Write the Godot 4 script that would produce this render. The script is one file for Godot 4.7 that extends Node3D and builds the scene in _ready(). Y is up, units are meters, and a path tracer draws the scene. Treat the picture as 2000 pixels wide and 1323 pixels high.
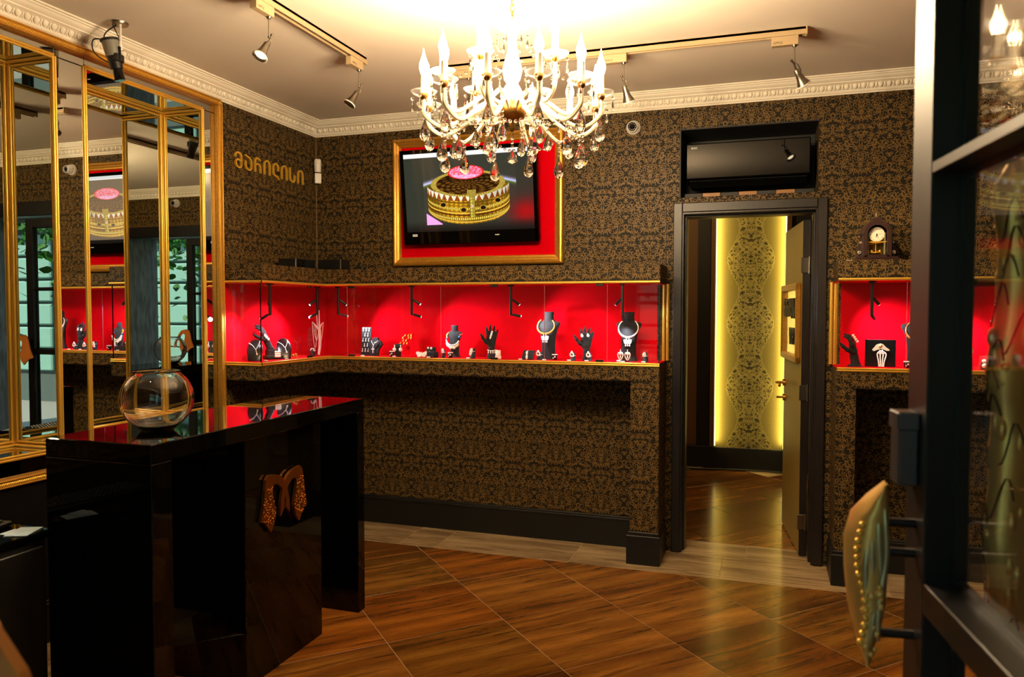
extends Node3D
# A jewellery boutique seen from its entrance: red lit showcases along two walls, a folding-box mirror, a black desk, a crystal chandelier.
# x runs along the back wall, z from the back wall towards the entrance, y up; metres.

var names := {}
var rng := RandomNumberGenerator.new()
const CEIL := 2.759
const ZF := 4.25          # inner face of the entrance wall
const XR := 5.0           # inner face of the right wall

# ------------------------------------------------------------------ mesh builder
class B:
	var st := SurfaceTool.new()
	var g := 0
	var cur := -1
	func _init(): st.begin(Mesh.PRIMITIVE_TRIANGLES)
	func smooth() -> B:
		g += 1
		cur = g
		return self
	func flat() -> B:
		cur = -1
		return self
	func v(p: Vector3, uv := Vector2.ZERO):
		st.set_smooth_group(cur)
		st.set_uv(uv)
		st.add_vertex(p)
	func t(a: Vector3, b: Vector3, c: Vector3, ua := Vector2.ZERO, ub := Vector2.ZERO, uc := Vector2.ZERO):   # counter-clockwise from outside
		v(a, ua); v(c, uc); v(b, ub)
	func q(a: Vector3, b: Vector3, c: Vector3, d: Vector3, uvs = null):
		if uvs == null:
			t(a, b, c); t(a, c, d)
		else:
			t(a, b, c, uvs[0], uvs[1], uvs[2]); t(a, c, d, uvs[0], uvs[2], uvs[3])
	func box(c: Vector3, s: Vector3, bev := 0.0, bs := Basis()) -> B:
		cur = -1
		var h := s / 2
		bev = minf(bev, minf(h.x, minf(h.y, h.z)) * 0.9)
		if bev <= 0:
			var p := []
			for i in 8: p.append(c + bs * Vector3(h.x * (1 if i & 1 else -1), h.y * (1 if i & 2 else -1), h.z * (1 if i & 4 else -1)))
			q(p[0], p[2], p[3], p[1]); q(p[4], p[5], p[7], p[6]); q(p[0], p[4], p[6], p[2]); q(p[1], p[3], p[7], p[5]); q(p[2], p[6], p[7], p[3]); q(p[0], p[1], p[5], p[4])
			return self
		var i3 := h - Vector3(bev, bev, bev)
		var f := func(x, y, z, ax):
			var w := Vector3(x * i3.x, y * i3.y, z * i3.z)
			w[ax] = [x, y, z][ax] * h[ax]
			return c + bs * w
		for ax in 3:
			var b := (ax + 1) % 3
			var d := (ax + 2) % 3
			for s1 in [-1, 1]:
				var k := []
				for e in [[-1, -1], [1, -1], [1, 1], [-1, 1]]:
					var w := Vector3()
					w[ax] = s1; w[b] = e[0]; w[d] = e[1]
					k.append(f.call(w.x, w.y, w.z, ax))
				if s1 > 0: q(k[0], k[1], k[2], k[3])
				else: q(k[3], k[2], k[1], k[0])
				for s2 in [-1, 1]:   # edges along axis d
					var m := Vector3()
					m[ax] = s1; m[b] = s2
					var m0 := m; m0[d] = -1
					var m1 := m; m1[d] = 1
					var a0 = f.call(m0.x, m0.y, m0.z, ax); var a1 = f.call(m1.x, m1.y, m1.z, ax)
					var b0 = f.call(m0.x, m0.y, m0.z, b); var b1 = f.call(m1.x, m1.y, m1.z, b)
					if s1 * s2 > 0: q(a0, b0, b1, a1)
					else: q(b0, a0, a1, b1)
		for x in [-1, 1]:
			for y in [-1, 1]:
				for z in [-1, 1]:
					var a = f.call(x, y, z, 0); var e = f.call(x, y, z, 1); var o = f.call(x, y, z, 2)
					if x * y * z > 0: t(a, e, o)
					else: t(a, o, e)
		return self
	func bb(a: Vector3, b: Vector3, bev := 0.0) -> B: return box((a + b) / 2, (b - a).abs(), bev)
	func rings(r: Array, cap := true, sm := true) -> B:   # rings run counter-clockwise seen from the end towards which they advance
		if sm: smooth()
		else: flat()
		for i in r.size() - 1:
			var n: int = r[i].size()
			for j in n:
				var k := (j + 1) % n
				q(r[i][j], r[i][k], r[i + 1][k], r[i + 1][j])
		if cap:
			flat()
			for e in [0, r.size() - 1]:
				var n: int = r[e].size()
				var c := Vector3()
				for p in r[e]: c += p / n
				for j in n:
					if e == 0: t(c, r[e][(j + 1) % n], r[e][j])
					else: t(c, r[e][j], r[e][(j + 1) % n])
		return self
	func ring(c: Vector3, x: Vector3, y: Vector3, n: int) -> Array:
		var o := []
		for j in n:
			var a := TAU * j / n
			o.append(c + x * cos(a) + y * sin(a))
		return o
	func tube(pts: Array, rad, n := 8, cap := true, flatten := 1.0) -> B:
		var r := []
		var up := Vector3.UP
		for i in pts.size():
			var d: Vector3 = (pts[mini(i + 1, pts.size() - 1)] - pts[maxi(i - 1, 0)]).normalized()
			if i == 0: up = Vector3.UP if absf(d.y) < 0.9 else Vector3.RIGHT
			var x := up.cross(d).normalized()
			up = d.cross(x).normalized()
			var k: float = rad[i] if rad is Array else rad
			r.append(ring(pts[i], x * k, up * k * flatten, n))
		return rings(r, cap)
	func cyl(a: Vector3, b: Vector3, r0: float, r1 := -1.0, n := 14) -> B: return tube([a, b], [r0, r1 if r1 >= 0 else r0], n)
	func lathe(prof: Array, n := 20, at := Vector3(), bs := Basis(), sm := true, cap := true) -> B:   # profile of (radius, height) from the bottom up
		var r := []
		for p in prof: r.append(ring(at + bs * Vector3(0, p.y, 0), bs * Vector3(0, 0, maxf(p.x, 1e-4)), bs * Vector3(maxf(p.x, 1e-4), 0, 0), n))
		return rings(r, cap, sm)
	func ball(c: Vector3, s: Vector3, n := 10) -> B:
		var pr := []
		for i in n + 1:
			var a := -PI / 2 + PI * i / n
			pr.append(Vector2(cos(a), sin(a)))
		return lathe(pr, n + 2, c, Basis.from_scale(s))
	func prism(poly: PackedVector2Array, depth: float, tf := Transform3D(), bev := 0.0) -> B:   # outline in the xy plane, from z 0 to depth
		var pp := poly
		if Geometry2D.is_polygon_clockwise(pp): pp.reverse()
		var ix := Geometry2D.triangulate_polygon(pp)
		flat()
		var top := pp
		if bev > 0:
			var off := Geometry2D.offset_polygon(pp, -bev)
			if off.size() == 1 and off[0].size() == pp.size(): top = off[0]
			else: bev = 0.0
		var fl := ix.size() > 2 and (pp[ix[1]] - pp[ix[0]]).cross(pp[ix[2]] - pp[ix[0]]) < 0
		for i in range(0, ix.size(), 3):
			var a := ix[i]; var b := ix[i + 2] if fl else ix[i + 1]; var c := ix[i + 1] if fl else ix[i + 2]
			t(tf * Vector3(pp[a].x, pp[a].y, depth), tf * Vector3(pp[b].x, pp[b].y, depth), tf * Vector3(pp[c].x, pp[c].y, depth))
			t(tf * Vector3(pp[a].x, pp[a].y, 0), tf * Vector3(pp[c].x, pp[c].y, 0), tf * Vector3(pp[b].x, pp[b].y, 0))
		for i in pp.size():
			var a := pp[i]; var b := pp[(i + 1) % pp.size()]
			q(tf * Vector3(a.x, a.y, 0), tf * Vector3(b.x, b.y, 0), tf * Vector3(b.x, b.y, depth), tf * Vector3(a.x, a.y, depth))
		return self
	func ribbon(path: Array, w: float, depth: float, tf := Transform3D()) -> B:   # a flat stroke of width w with thickness, drawn in the xy plane
		var r := []
		for i in path.size():
			var d: Vector2 = (path[mini(i + 1, path.size() - 1)] - path[maxi(i - 1, 0)]).normalized()
			var n := Vector2(-d.y, d.x) * w / 2
			var p: Vector2 = path[i]
			r.append([tf * Vector3(p.x + n.x, p.y + n.y, 0), tf * Vector3(p.x - n.x, p.y - n.y, 0), tf * Vector3(p.x - n.x, p.y - n.y, depth), tf * Vector3(p.x + n.x, p.y + n.y, depth)])
		return rings(r, true, false)
	func done() -> ArrayMesh:
		st.generate_normals()
		return st.commit()

static func bez(p: Array, n := 8) -> Array:   # smooth curve through points (Vector2 or Vector3)
	var o := []
	for i in p.size() - 1:
		var a = p[maxi(i - 1, 0)]; var b = p[i]; var c = p[i + 1]; var d = p[mini(i + 2, p.size() - 1)]
		for k in n: o.append(b.cubic_interpolate(c, a, d, float(k) / n))
	o.append(p[-1])
	return o

# ------------------------------------------------------------------ naming and placing
func numbered(called: String, parent: Node) -> String:
	var key := str(parent.get_instance_id()) + called
	names[key] = names.get(key, -1) + 1
	return called if names[key] == 0 else "%s_%03d" % [called, names[key]]
func tag(o: Node, label: String, category: String, group := "") -> Node:
	o.set_meta("label", label)
	o.set_meta("category", category)
	if group: o.set_meta("group", group)
	return o
func thing(called: String, label: String, category: String, at := Vector3.ZERO, turn := 0.0, group := "") -> Node3D:
	var o := Node3D.new()
	o.name = numbered(called, self)
	add_child(o)
	o.position = at
	o.rotation.y = turn
	tag(o, label, category, group)
	return o
func part(called: String, b, m: Material, parent: Node = self) -> MeshInstance3D:
	var o := MeshInstance3D.new()
	o.name = numbered(called, parent)
	o.mesh = b.done() if b is B else b
	o.material_override = m
	parent.add_child(o)
	return o
func struct(called: String, b, m: Material) -> MeshInstance3D:
	var o := part(called, b, m)
	o.set_meta("kind", "structure")
	return o
func stuff(o: Node) -> Node:
	o.set_meta("kind", "stuff")
	return o
func again(o: Node3D, label: String, at: Vector3, turn := 0.0) -> Node3D:
	var c: Node3D = o.duplicate()
	var base := String(o.name)
	if base.right(4).begins_with("_") and base.right(3).is_valid_int(): base = base.left(-4)
	c.name = numbered(base, self)
	add_child(c)
	c.position = at
	c.rotation.y = turn
	c.set_meta("label", label)
	return c
func lamp(parent: Node3D, at: Vector3, col: Color, e: float, size := 0.02) -> OmniLight3D:
	var l := OmniLight3D.new()
	l.name = "lamp_light"
	l.position = at
	l.light_color = col
	l.light_energy = e
	l.light_size = size
	l.omni_range = 12.0
	l.omni_attenuation = 2.0
	l.shadow_enabled = true
	parent.add_child(l, true)
	return l
func spot(parent: Node3D, at: Vector3, to: Vector3, col: Color, e: float, angle: float, size := 0.01) -> SpotLight3D:
	var l := SpotLight3D.new()
	l.name = "spot_light"
	l.light_color = col
	l.light_energy = e
	l.light_size = size
	l.spot_angle = angle
	l.spot_angle_attenuation = 0.9
	l.spot_range = 12.0
	l.spot_attenuation = 2.0
	l.shadow_enabled = true
	parent.add_child(l, true)
	var d := (to - at).normalized()
	l.transform = Transform3D(Basis.looking_at(d, Vector3.UP if absf(d.y) < 0.95 else Vector3.RIGHT), at)
	return l
func letters(txt: String, h: float, depth: float, m: Material, parent: Node, tf: Transform3D, face := "Droid Sans", called := "lettering"):
	var f := SystemFont.new()
	f.font_names = PackedStringArray([face])
	var tm := TextMesh.new()
	tm.text = txt
	tm.font = f
	tm.font_size = 32
	tm.pixel_size = h / 23.0
	tm.depth = depth
	tm.curve_step = 4.0
	var o := part(called, tm, m, parent)
	o.transform = tf
	return o

# ------------------------------------------------------------------ a body from bones: smooth union of tapered capsules, meshed as surface nets
func blob(bones: Array, cell: float, k: float) -> ArrayMesh:
	var lo := Vector3(1e9, 1e9, 1e9)
	var hi := -lo
	for b in bones:
		var r: float = maxf(b[2], b[3]) + k + 2 * cell
		for e in 2:
			lo = lo.min(b[e] - Vector3(r, r, r))
			hi = hi.max(b[e] + Vector3(r, r, r))
	var n := Vector3i(((hi - lo) / cell).ceil()) + Vector3i.ONE
	var f := PackedFloat32Array()
	f.resize(n.x * n.y * n.z)
	f.fill(1.0)
	for b in bones:
		var p: Vector3 = b[0]
		var ab: Vector3 = b[1] - p
		var l2 := maxf(ab.length_squared(), 1e-9)
		var r: float = maxf(b[2], b[3]) + k + 1.5 * cell
		var i0 := Vector3i(((p.min(b[1]) - Vector3(r, r, r) - lo) / cell).floor()).clamp(Vector3i.ZERO, n - Vector3i.ONE)
		var i1 := Vector3i(((p.max(b[1]) + Vector3(r, r, r) - lo) / cell).ceil()).clamp(Vector3i.ZERO, n - Vector3i.ONE)
		for z in range(i0.z, i1.z + 1):
			for y in range(i0.y, i1.y + 1):
				for x in range(i0.x, i1.x + 1):
					var w := lo + Vector3(x, y, z) * cell - p
					var t := clampf(w.dot(ab) / l2, 0, 1)
					var d: float = (w - ab * t).length() - lerpf(b[2], b[3], t)
					var id := x + n.x * (y + n.y * z)
					var o := f[id]
					var h := maxf(k - absf(o - d), 0.0) / k
					f[id] = minf(o, d) - h * h * k * 0.25
	var at := {}
	var vs: Array[Vector3] = []
	var st := SurfaceTool.new()
	st.begin(Mesh.PRIMITIVE_TRIANGLES)
	st.set_smooth_group(0)
	var st1 := [1, n.x, n.x * n.y]
	for z in n.z - 1:
		for y in n.y - 1:
			for x in n.x - 1:
				var id := x + n.x * (y + n.y * z)
				var mask := 0
				for c in 8:
					if f[id + (c & 1) + n.x * ((c >> 1) & 1) + n.x * n.y * (c >> 2)] < 0: mask |= 1 << c
				if mask == 0 or mask == 255: continue
				var s := Vector3()
				var cnt := 0
				for e in 3:
					for c in 8:
						if c & (1 << e): continue
						var c2 := c | (1 << e)
						if bool(mask & (1 << c)) == bool(mask & (1 << c2)): continue
						var va := f[id + (c & 1) + n.x * ((c >> 1) & 1) + n.x * n.y * (c >> 2)]
						var vb := f[id + (c2 & 1) + n.x * ((c2 >> 1) & 1) + n.x * n.y * (c2 >> 2)]
						var w := Vector3(c & 1, (c >> 1) & 1, c >> 2)
						w[e] = va / (va - vb)
						s += w
						cnt += 1
				at[id] = vs.size()
				vs.append(lo + (Vector3(x, y, z) + s / cnt) * cell)
	for id in at:
		for e in 3:
			var o: int = id + st1[e]
			if (f[id] < 0) == (f[o] < 0): continue
			var u: int = st1[(e + 1) % 3]
			var w: int = st1[(e + 2) % 3]
			if not (at.has(id - u) and at.has(id - w) and at.has(id - u - w)): continue
			var a := vs[at[id]]; var b := vs[at[id - u]]; var c := vs[at[id - u - w]]; var d := vs[at[id - w]]
			var l := [a, c, b, a, d, c] if f[id] < 0 else [a, b, c, a, c, d]
			for p in l: st.add_vertex(p)
	st.generate_normals()
	return st.commit()

# ------------------------------------------------------------------ materials and textures
func mat(c: Color, rough := 0.6, metal := 0.0) -> StandardMaterial3D:
	var m := StandardMaterial3D.new()
	m.albedo_color = c
	m.roughness = rough
	m.metallic = metal
	return m
func glow(c: Color, e: float) -> StandardMaterial3D:
	var m := mat(c, 0.5)
	m.emission_enabled = true
	m.emission = c
	m.emission_energy_multiplier = e
	return m
func pane(alpha := 0.03) -> StandardMaterial3D:
	var m := mat(Color(1, 1, 1, alpha), 0.02)
	m.transparency = BaseMaterial3D.TRANSPARENCY_ALPHA
	return m
func solid_glass(ior := 0.05, rough := 0.0) -> StandardMaterial3D:
	var m := mat(Color(1, 1, 1, 0.0), rough)
	m.refraction_enabled = true
	m.refraction_scale = ior
	return m
func noise(freq: float, seed_: int, oct := 3) -> FastNoiseLite:
	var n := FastNoiseLite.new()
	n.noise_type = FastNoiseLite.TYPE_SIMPLEX_SMOOTH
	n.frequency = freq
	n.seed = seed_
	n.fractal_octaves = oct
	return n
func ntex(freq: float, seed_: int, lo: Color, hi: Color, size := 256, oct := 3) -> ImageTexture:
	var n := noise(freq, seed_, oct)
	var raw := n.get_seamless_image(size, size)
	var im := Image.create(size, size, false, Image.FORMAT_RGB8)
	for y in size:
		for x in size: im.set_pixel(x, y, lo.lerp(hi, raw.get_pixel(x, y).r))
	return ImageTexture.create_from_image(im)
func scrolls(w: int, h: int, count: int, rad: float, seed_: int, curl: float) -> PackedFloat32Array:   # a mirrored repeat of curling stems and leaves, as coverage 0..1
	var f := PackedFloat32Array()
	f.resize(w * h)
	rng.seed = seed_
	var gx := maxi(1, int(round(sqrt(count / (2.0 * h / w)))))
	var gy := int(ceil(float(count) / gx))
	for i in gx * gy:
		var p := Vector2((i % gx + 0.15 + 0.7 * rng.randf()) * w / 2.0 / gx, (i / gx + 0.15 + 0.7 * rng.randf()) * h / gy)
		var a := rng.randf() * TAU
		var cv := (0.012 + rng.randf() * 0.02) * (1 if rng.randf() < 0.5 else -1) * curl
		var steps := int((70 + rng.randf() * 50) / curl)
		for s in steps:
			var tt := float(s) / steps
			var r := rad * (1.15 - 0.55 * tt)
			if tt > 0.93: r = rad * 1.5
			if s % 2 == 0:
				_stamp(f, w, h, p, r)
				_stamp(f, w, h, Vector2(w - p.x, p.y), r)
			if s % int(26 / curl) == int(13 / curl):
				var lp := p + Vector2.from_angle(a + (1.3 if cv < 0 else -1.3)) * rad * 2.2
				_stamp(f, w, h, lp, rad * 1.5)
				_stamp(f, w, h, Vector2(w - lp.x, lp.y), rad * 1.5)
			p += Vector2.from_angle(a) * 1.6
			a += cv * 1.6 * (0.5 + 2.2 * tt * tt)
	return f
func _stamp(f: PackedFloat32Array, w: int, h: int, p: Vector2, r: float):
	var k := int(ceil(r + 1))
	var cx := int(floor(p.x)); var cy := int(floor(p.y))
	for y in range(cy - k, cy + k + 1):
		for x in range(cx - k, cx + k + 1):
			var d := clampf(r + 0.5 - Vector2(x + 0.5 - p.x, y + 0.5 - p.y).length(), 0, 1)
			if d > 0:
				var id := posmod(x, w) + w * posmod(y, h)
				if f[id] < d: f[id] = d

var wallpaper: StandardMaterial3D
var gold: StandardMaterial3D
var oldgold: StandardMaterial3D
var brass: StandardMaterial3D
var black_gloss: StandardMaterial3D
var black_satin: StandardMaterial3D
var black_cloth: StandardMaterial3D
var plaster: StandardMaterial3D
var ceiling_paint: StandardMaterial3D
var red_cloth: StandardMaterial3D
var wenge: StandardMaterial3D
var steel: StandardMaterial3D
var mirror: StandardMaterial3D
var clear: StandardMaterial3D
var crystal: StandardMaterial3D
var silver: StandardMaterial3D
var white_plastic: StandardMaterial3D
var navy: StandardMaterial3D
var paper: StandardMaterial3D
var wood_tiles := []
var pale_tiles := []

func make_materials():
	var f := scrolls(768, 768, 200, 2.7, 11, 1.7)
	var im := Image.create(768, 768, false, Image.FORMAT_RGB8)
	var rough := Image.create(768, 768, false, Image.FORMAT_RGB8)
	var nz := noise(0.05, 5)
	for y in 768:
		for x in 768:
			var c := f[x + 768 * y]
			var k := 0.5 + 0.5 * nz.get_noise_2d(x, y)
			im.set_pixel(x, y, Color(0.105, 0.084, 0.050).lerp(Color(0.47, 0.395, 0.215).lerp(Color(0.43, 0.31, 0.155), k), c))
			rough.set_pixel(x, y, Color(0.62, 0.62, 0.62).lerp(Color(0.42, 0.42, 0.42), c))
	wallpaper = mat(Color.WHITE)
	wallpaper.albedo_texture = ImageTexture.create_from_image(im)
	wallpaper.roughness_texture = ImageTexture.create_from_image(rough)
	wallpaper.roughness = 1.0
	wallpaper.metallic_specular = 0.3
	wallpaper.uv1_triplanar = true
	wallpaper.uv1_world_triplanar = true
	wallpaper.uv1_scale = Vector3.ONE / 0.29
	wallpaper.uv1_triplanar_sharpness = 20.0
	gold = mat(Color(0.92, 0.73, 0.30), 0.3, 0.65)
	oldgold = mat(Color(0.80, 0.58, 0.22), 0.34, 0.65)
	oldgold.albedo_texture = ntex(0.03, 3, Color(0.88, 0.85, 0.8), Color(1, 1, 1))
	oldgold.uv1_triplanar = true
	oldgold.uv1_scale = Vector3.ONE * 5
	brass = mat(Color(0.72, 0.52, 0.24), 0.3, 1.0)
	black_gloss = mat(Color(0.015, 0.015, 0.015), 0.03)
	black_gloss.metallic_specular = 0.42
	black_satin = mat(Color(0.035, 0.035, 0.034), 0.45)
	black_cloth = mat(Color(0.035, 0.033, 0.04), 0.85)
	black_cloth.rim_enabled = true
	black_cloth.rim = 0.25
	plaster = mat(Color(0.90, 0.87, 0.81), 0.75)
	ceiling_paint = mat(Color(0.86, 0.82, 0.77), 0.9)
	red_cloth = mat(Color(0.82, 0.0, 0.07), 0.9)
	red_cloth.metallic_specular = 0.12
	red_cloth.albedo_texture = ntex(0.2, 8, Color(0.88, 0.88, 0.88), Color(1, 1, 1))
	red_cloth.uv1_triplanar = true
	red_cloth.uv1_scale = Vector3.ONE * 8
	wenge = mat(Color(0.115, 0.085, 0.075), 0.4)
	wenge.albedo_texture = ntex(0.02, 9, Color(0.75, 0.7, 0.68), Color(1, 1, 1))
	wenge.uv1_triplanar = true
	wenge.uv1_scale = Vector3(12, 0.8, 12)
	steel = mat(Color(0.56, 0.52, 0.47), 0.3, 1.0)
	mirror = mat(Color(0.86, 0.87, 0.85), 0.0, 1.0)
	clear = pane(0.001)
	clear.metallic_specular = 0.26
	crystal = solid_glass(0.055)
	silver = mat(Color(0.97, 0.97, 0.95), 0.35, 0.1)
	white_plastic = mat(Color(0.85, 0.83, 0.8), 0.35)
	navy = mat(Color(0.045, 0.055, 0.10), 0.7)
	paper = mat(Color(0.9, 0.9, 0.9), 0.7)
	# fired wood-look tiles: streaks along u
	for kind in 2:
		var n1 := noise(1.0, 21 + kind, 4)
		var n2 := noise(1.0, 51 + kind, 3)
		var wi := Image.create(512, 512, false, Image.FORMAT_RGB8)
		for y in 512:
			for x in 512:
				var a := 0.5 + 0.5 * n1.get_noise_2d(x * 0.0018, y * 0.0105)
				var b := 0.5 + 0.5 * n2.get_noise_2d(x * 0.0028, y * 0.038)
				var c := clampf((a - 0.5) * 1.7 + 0.5, 0, 1)
				var col: Color
				if kind == 0:
					col = Color(0.36, 0.215, 0.08).lerp(Color(0.60, 0.405, 0.165), c)
					col = col.lerp(Color(0.17, 0.09, 0.04), clampf((b - 0.60) * 2.0, 0, 0.42))
					col = col.lerp(Color(0.50, 0.28, 0.10), clampf((0.42 - b) * 2.2, 0, 0.5))
				else:
					col = Color(0.50, 0.41, 0.29).lerp(Color(0.70, 0.60, 0.46), c)
					col = col.lerp(Color(0.36, 0.27, 0.19), clampf((b - 0.56) * 3.0, 0, 0.6))
				var fib := 0.5 + 0.5 * n2.get_noise_2d(x * 0.03 + 400.0, y * 0.42)
				wi.set_pixel(x, y, (col * (0.88 + 0.24 * fib)).clamp())
		var m := mat(Color.WHITE, 0.2)
		m.albedo_texture = ImageTexture.create_from_image(wi)
		for tint in [Color(1, 1, 1), Color(0.80, 0.76, 0.74), Color(1.0, 0.92, 0.84), Color(0.90, 0.92, 0.90)]:
			var mt: StandardMaterial3D = m.duplicate()
			mt.albedo_color = tint
			(wood_tiles if kind == 0 else pale_tiles).append(mt)

func strip(a: Vector3, b: Vector3, w: float, b2 = null, prof := 3) -> B:   # a small moulded bar between two points, w wide, three rounded reeds
	var bd: B = b2 if b2 else B.new()
	var d := (b - a).normalized()
	var side := d.cross(Vector3.UP).normalized() if absf(d.y) < 0.9 else Vector3.RIGHT
	bd.tube([a, b], w / 2, 8)
	return bd

# ------------------------------------------------------------------ room
func wall_openings(b: B, x0: float, x1: float, z0: float, z1: float, holes: Array, top: float):   # a wall slab along x with rectangular holes (x0, x1, y0, y1)
	var xs := [x0, x1]
	for h in holes: xs.append_array([h[0], h[1]])
	xs.sort()
	for i in xs.size() - 1:
		if xs[i + 1] - xs[i] < 1e-4: continue
		var mid: float = (xs[i] + xs[i + 1]) / 2
		var ys := [0.0]
		var cuts := []
		for h in holes:
			if h[0] < mid and mid < h[1]: cuts.append([h[2], h[3]])
		cuts.sort()
		var y := 0.0
		for c in cuts:
			if c[0] > y + 1e-4: b.bb(Vector3(xs[i], y, z0), Vector3(xs[i + 1], c[0], z1))
			y = c[1]
		if y < top - 1e-4: b.bb(Vector3(xs[i], y, z0), Vector3(xs[i + 1], top, z1))

func build_room():
	# floor slab, a grey bed of grout, with the tiles as pieces
	var fl := struct("floor", B.new().bb(Vector3(-0.5, -0.2, -2.9), Vector3(XR + 0.3, -0.0014, ZF + 0.5)), mat(Color(0.62, 0.53, 0.41), 0.8))
	var s := 0.402
	for i in range(-2, 16):
		for j in range(-9, 14):
			if posmod(i + j, 2): continue
			var c := Vector2(1.43 + 0.4 * i, 0.883 + 0.4045 * j)      # a corner; the tile lies towards +z of it
			var poly := PackedVector2Array([c, c + Vector2(0.4, 0.4045), c + Vector2(0, 0.809), c + Vector2(-0.4, 0.4045)])
			for area in [[0.4, 0.402, XR, ZF + 0.35], [1.2, -2.62, XR, -0.26]]:
				_tile(fl, poly, area, wood_tiles[rng.randi() % 4], Vector2(1, -1).normalized())
	# pale border tiles along the walls and under the door
	var bx := [[-0.05, 0.22], [0.22, 0.82], [0.82, 1.07], [1.07, 1.92], [1.92, 2.77], [2.77, 3.62], [3.62, 4.47], [4.47, 5.0]]
	for r in bx: _tile(fl, PackedVector2Array([Vector2(r[0], 0.0), Vector2(r[1], 0.0), Vector2(r[1], 0.4), Vector2(r[0], 0.4)]), [r[0], 0, r[1], 0.4], pale_tiles[0], Vector2(1, 0))
	for r in [[2.48, 2.9], [2.9, 3.34]]: _tile(fl, PackedVector2Array([Vector2(r[0], -0.26), Vector2(r[1], -0.26), Vector2(r[1], 0), Vector2(r[0], 0)]), [r[0], -0.26, r[1], 0.0], pale_tiles[0], Vector2(1, 0))
	for k in 5: _tile(fl, PackedVector2Array([Vector2(-0.05, 0.4 + 0.85 * k), Vector2(0.4, 0.4 + 0.85 * k), Vector2(0.4, 1.25 + 0.85 * k), Vector2(-0.05, 1.25 + 0.85 * k)]), [-0.05, 0.4, 0.4, ZF + 0.35], pale_tiles[0], Vector2(0, 1))
	_tile(fl, PackedVector2Array([Vector2(1.2, -2.66), Vector2(4.2, -2.66), Vector2(4.2, -2.62), Vector2(1.2, -2.62)]), [1.2, -2.66, 4.2, -2.62], pale_tiles[0], Vector2(1, 0))
	struct("ceiling", B.new().bb(Vector3(-0.5, CEIL, -0.3), Vector3(XR + 0.3, CEIL + 0.2, ZF + 0.5)), ceiling_paint)
	# back wall with the doorway and the niche of the air conditioner
	var b := B.new()
	wall_openings(b, -0.5, XR + 0.3, -0.15, 0.0, [[2.5, 3.285, 0.0, 2.075], [2.494, 3.264, 2.134, 2.54]], CEIL)
	wall_openings(b, 2.35, 3.4, -0.36, -0.15, [[2.494, 3.264, 2.134, 2.54], [2.35, 3.4, 0.0, 2.1]], CEIL)
	b.bb(Vector3(2.35, 2.1, -0.40), Vector3(3.4, CEIL, -0.36))
	struct("wall_back", b, wallpaper)
	struct("wall_left", B.new().bb(Vector3(-0.5, 0, -0.2), Vector3(-0.3, CEIL, ZF + 0.5)).bb(Vector3(-0.3, 0, -0.15), Vector3(0, CEIL, 0.985)).bb(Vector3(-0.3, 0, 2.99), Vector3(0, CEIL, ZF + 0.5)).bb(Vector3(-0.3, 0, 0.985), Vector3(0, 0.735, 2.99)).bb(Vector3(-0.3, 2.65, 0.985), Vector3(0, CEIL, 2.99)), wallpaper)
	struct("wall_right", B.new().bb(Vector3(XR, 0, -0.2), Vector3(XR + 0.2, CEIL, ZF + 0.5)), wallpaper)
	b = B.new()
	wall_openings(b, -0.5, XR + 0.3, ZF, ZF + 0.12, [[1.62, 3.245, 0.0, 2.3]], CEIL)
	struct("wall_front", b, wallpaper)
	# the concrete reveal of the entrance, outside the wallpapered lining
	var conc := mat(Color(0.55, 0.56, 0.55), 0.85)
	conc.albedo_texture = ntex(0.02, 31, Color(0.55, 0.56, 0.55), Color(1, 1, 1), 256, 5)
	conc.uv1_triplanar = true
	conc.uv1_scale = Vector3(2.5, 0.7, 2.5)
	b = B.new()
	var rv := PackedVector2Array([Vector2(3.245, ZF + 0.12), Vector2(3.43, ZF + 0.75), Vector2(6, ZF + 0.75), Vector2(6, ZF + 0.12)])
	b.prism(rv, 2.9, Transform3D(Basis(Vector3.RIGHT, Vector3(0, 0, 1), Vector3.UP), Vector3.ZERO))
	b.prism(PackedVector2Array([Vector2(1.62, ZF + 0.12), Vector2(1.45, ZF + 0.75), Vector2(-1, ZF + 0.75), Vector2(-1, ZF + 0.12)]), 2.9, Transform3D(Basis(Vector3.RIGHT, Vector3(0, 0, 1), Vector3.UP), Vector3.ZERO))
	b.bb(Vector3(-1, 2.3, ZF + 0.121), Vector3(6, 2.9, ZF + 0.75))
	struct("wall_facade", b, conc)
	# cornices: swept profile; egg mouldings as pieces where they are seen
	var prof := [Vector2(0, 0), Vector2(0.006, 0), Vector2(0.008, 0.007), Vector2(0.014, 0.010), Vector2(0.017, 0.017), Vector2(0.019, 0.022), Vector2(0.030, 0.046), Vector2(0.046, 0.054), Vector2(0.050, 0.055), Vector2(0.050, 0.061), Vector2(0.056, 0.063), Vector2(0.066, 0.070), Vector2(0.074, 0.080), Vector2(0.080, 0.081), Vector2(0.082, 0.087), Vector2(0.092, 0.088), Vector2(0.092, 0.097), Vector2(0, 0.097)]
	var Y := CEIL - 0.0955
	var runs := [["trim_1", Vector3(0, Y, ZF), Vector3(0, Y, 0), Vector3.RIGHT], ["trim_2", Vector3(0, Y, 0), Vector3(XR, Y, 0), Vector3.BACK], ["trim_3", Vector3(XR, Y, 0), Vector3(XR, Y, ZF), Vector3.LEFT], ["trim_4", Vector3(XR, Y, ZF), Vector3(0, Y, ZF), Vector3.FORWARD]]
	var egg := B.new().ball(Vector3(0, 0, 0), Vector3(0.0135, 0.0165, 0.009), 6).done()
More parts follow.
